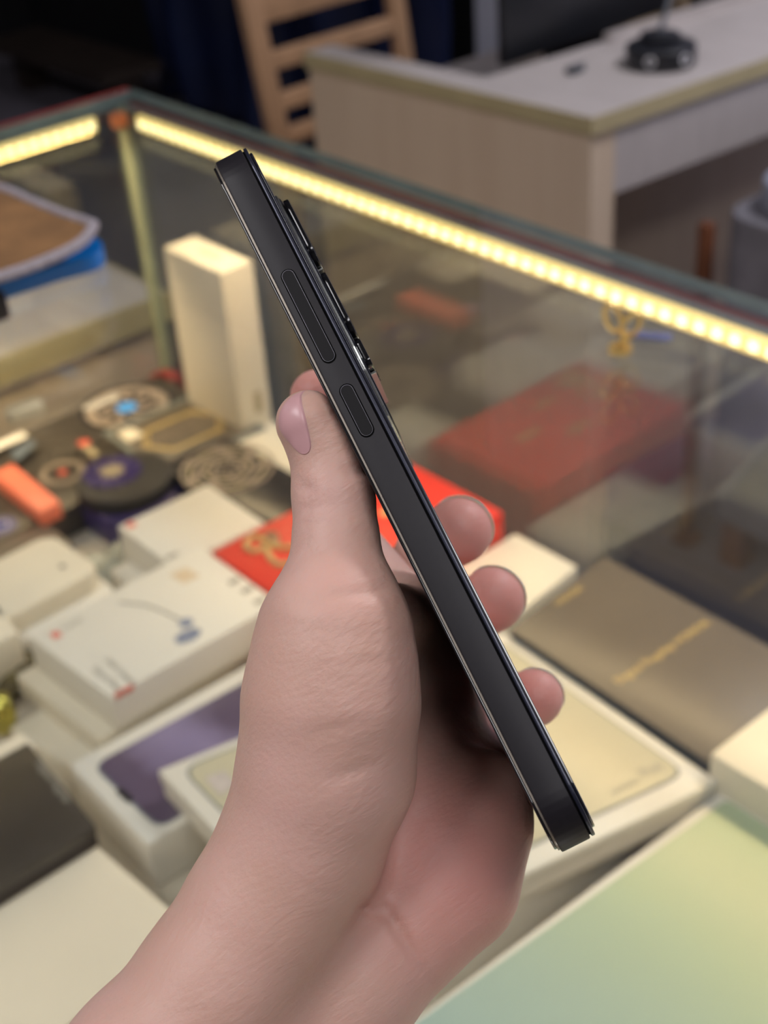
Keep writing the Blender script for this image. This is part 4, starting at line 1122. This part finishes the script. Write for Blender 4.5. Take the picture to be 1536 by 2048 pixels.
Vc = (vc + org - CAM) @ RM
for (px, py, d, r, s) in ((925, 1062, .378, 14, 1.0), (990, 1199, .374, 14, 1.0), (1065, 1396, .368, 13, 1.0), (617, 800, .372, 13, .9),
                          (900, 1720, .300, 24, .8), (880, 1500, .335, 26, .8), (700, 1190, .276, 9, .12), (800, 1640, .297, 20, .5)):
    c = K(px, py, d); dd = np.sqrt(((Vc - c) ** 2).sum(1)) / (r * 1e-3)
    mask = np.maximum(mask, s * np.clip(1.3 - dd, 0, 1))
atr = me.attributes.new('blood', 'FLOAT', 'POINT'); atr.data.foreach_set('value', mask)

# nails: thin curved plates laid on the flesh
M['nail'] = mat('pink_fingernail', (0.62, 0.35, 0.36), .36, spec=.5, noise=.08, nscale=200, coat=.0)
M['nailtip'] = mat('pale_nail_edge', (0.86, 0.76, 0.64), .3, spec=.4, noise=.05, nscale=200, sss=.9, trans=.25)
def march(p, dr, n=60):
    p = np.array(p, np.float32)
    for _ in range(n):
        s = float(hand_sd(p[None])[0]); p = p + dr * s * .8
        if abs(s) < 2e-5: break
    return p
def nail(name, c, along, nrm, L, Wd, lift=.00035, m=None, tip=.0):
    "c: point above the nail, along: towards the fingertip, nrm: outward; all in camera space"
    along = np.array(along, float); nrm = np.array(nrm, float); nrm /= np.linalg.norm(nrm)
    along -= along.dot(nrm) * nrm; along /= np.linalg.norm(along); side = np.cross(along, nrm)
    nu, nv = 18, 14; top = []; ok = []
    for i in range(nu + 1):
        for j in range(nv + 1):
            u = i / nu * 2 - 1; v = j / nv * 2 - 1
            # rounded outline: map square to a superellipse
            e = math.sqrt(max(0, 1 - .5 * v * v * (1.0 if u < 0 else .55))); f_ = math.sqrt(max(0, 1 - .45 * u * u if u < 0 else 1 - .38 * u * u))
            a_, s_2 = u * e * L / 2, v * f_ * Wd / 2
            th = s_2 / (Wd * .62)
            st = np.array(c) + along * a_ + side * math.sin(th) * Wd * .62 * 1.0 + nrm * (math.cos(th) - 1) * Wd * .3 + nrm * .004
            dr = -(nrm * math.cos(th * .9) + side * math.sin(th * .9))
            q = march(st, dr.astype(np.float32))
            ov = max(0, u - .70) / .30 * tip
            top.append(q - dr * (lift * (1 - .5 * max(abs(u), abs(v)) ** 4)) + along * ov)
    top = np.array(top); bot = top - nrm * .0006
    wv2 = top @ RM.T + CAM; wb = bot @ RM.T + CAM
    mb = MB(); vs = list(wv2) + list(wb); fs = []; N1 = (nu + 1) * (nv + 1)
    for i in range(nu):
        for j in range(nv):
            k = i * (nv + 1) + j; fs.append((k, k + 1, k + nv + 2, k + nv + 1)); fs.append((N1 + k, N1 + k + nv + 1, N1 + k + nv + 2, N1 + k + 1))
    bd_ = [j for j in range(nv)] + [i * (nv + 1) + nv for i in range(nu)] + [nu * (nv + 1) + j for j in range(nv, 0, -1)] + [i * (nv + 1) for i in range(nu, 0, -1)]
    for a_, b_ in zip(bd_, bd_[1:] + bd_[:1]): fs.append((a_, N1 + a_, N1 + b_, b_))
    mb.add(vs, fs); o = mb.build(name, [m or M['nail'], M['nailtip']], hand, smooth=True)
    for p in o.data.polygons:
        k = min(p.vertices[:]) % N1
        if tip and (k // (nv + 1)) >= nu - 3: p.material_index = 1
    return o
# thumb nail faces left towards the camera
nail('thumb_nail', K(590, 846, .284), (-.36, -.93, .0), (-.74, .12, -.68), .0132, .0122)
def cap_nail(c, N, r, half, up_, hs=1.0):
    "fingernail wrapped round the back of a fingertip, its free edge standing just proud"
    N = np.array(N, float); N /= np.linalg.norm(N)
    A_ = np.array(up_, float); A_ -= A_.dot(N) * N; A_ /= np.linalg.norm(A_); B_ = np.cross(N, A_)
    nr, na = 12, 40; vs = []; fs = []
    for lay, off in ((0, .0), (1, -.0005)):
        for i in range(nr + 1):
            for j in range(na):
                th = math.radians(half) * i / nr; an = 2 * math.pi * j / na
                d = N * math.cos(th) + (A_ * math.cos(an) + B_ * math.sin(an) * hs) * math.sin(th); d /= np.linalg.norm(d)
                vs.append(RM @ (c + d * (r + off)) + CAM)
    L_ = (nr + 1) * na
    for i in range(nr):
        for j in range(na):
            k = i * na + j; k2 = i * na + (j + 1) % na
            fs += [(k, k + na, k2 + na, k2), (L_ + k, L_ + k2, L_ + k2 + na, L_ + k + na)]
    for j in range(na): fs.append((nr * na + j, L_ + nr * na + j, L_ + nr * na + (j + 1) % na, nr * na + (j + 1) % na))
    mb = MB(); mb.add(vs, fs); mb.build('finger_nail', M['nailtip'], hand, smooth=True)
cap_nail(K(917, 1062, .380), (.40, -.44, .80), .0098, 66, (.6, -.7, 0))
cap_nail(K(984, 1199, .376), (.44, -.42, .80), .0094, 66, (.6, -.7, 0))
cap_nail(K(1068, 1396, .370), (.50, -.38, .80), .0082, 62, (.6, -.7, 0))
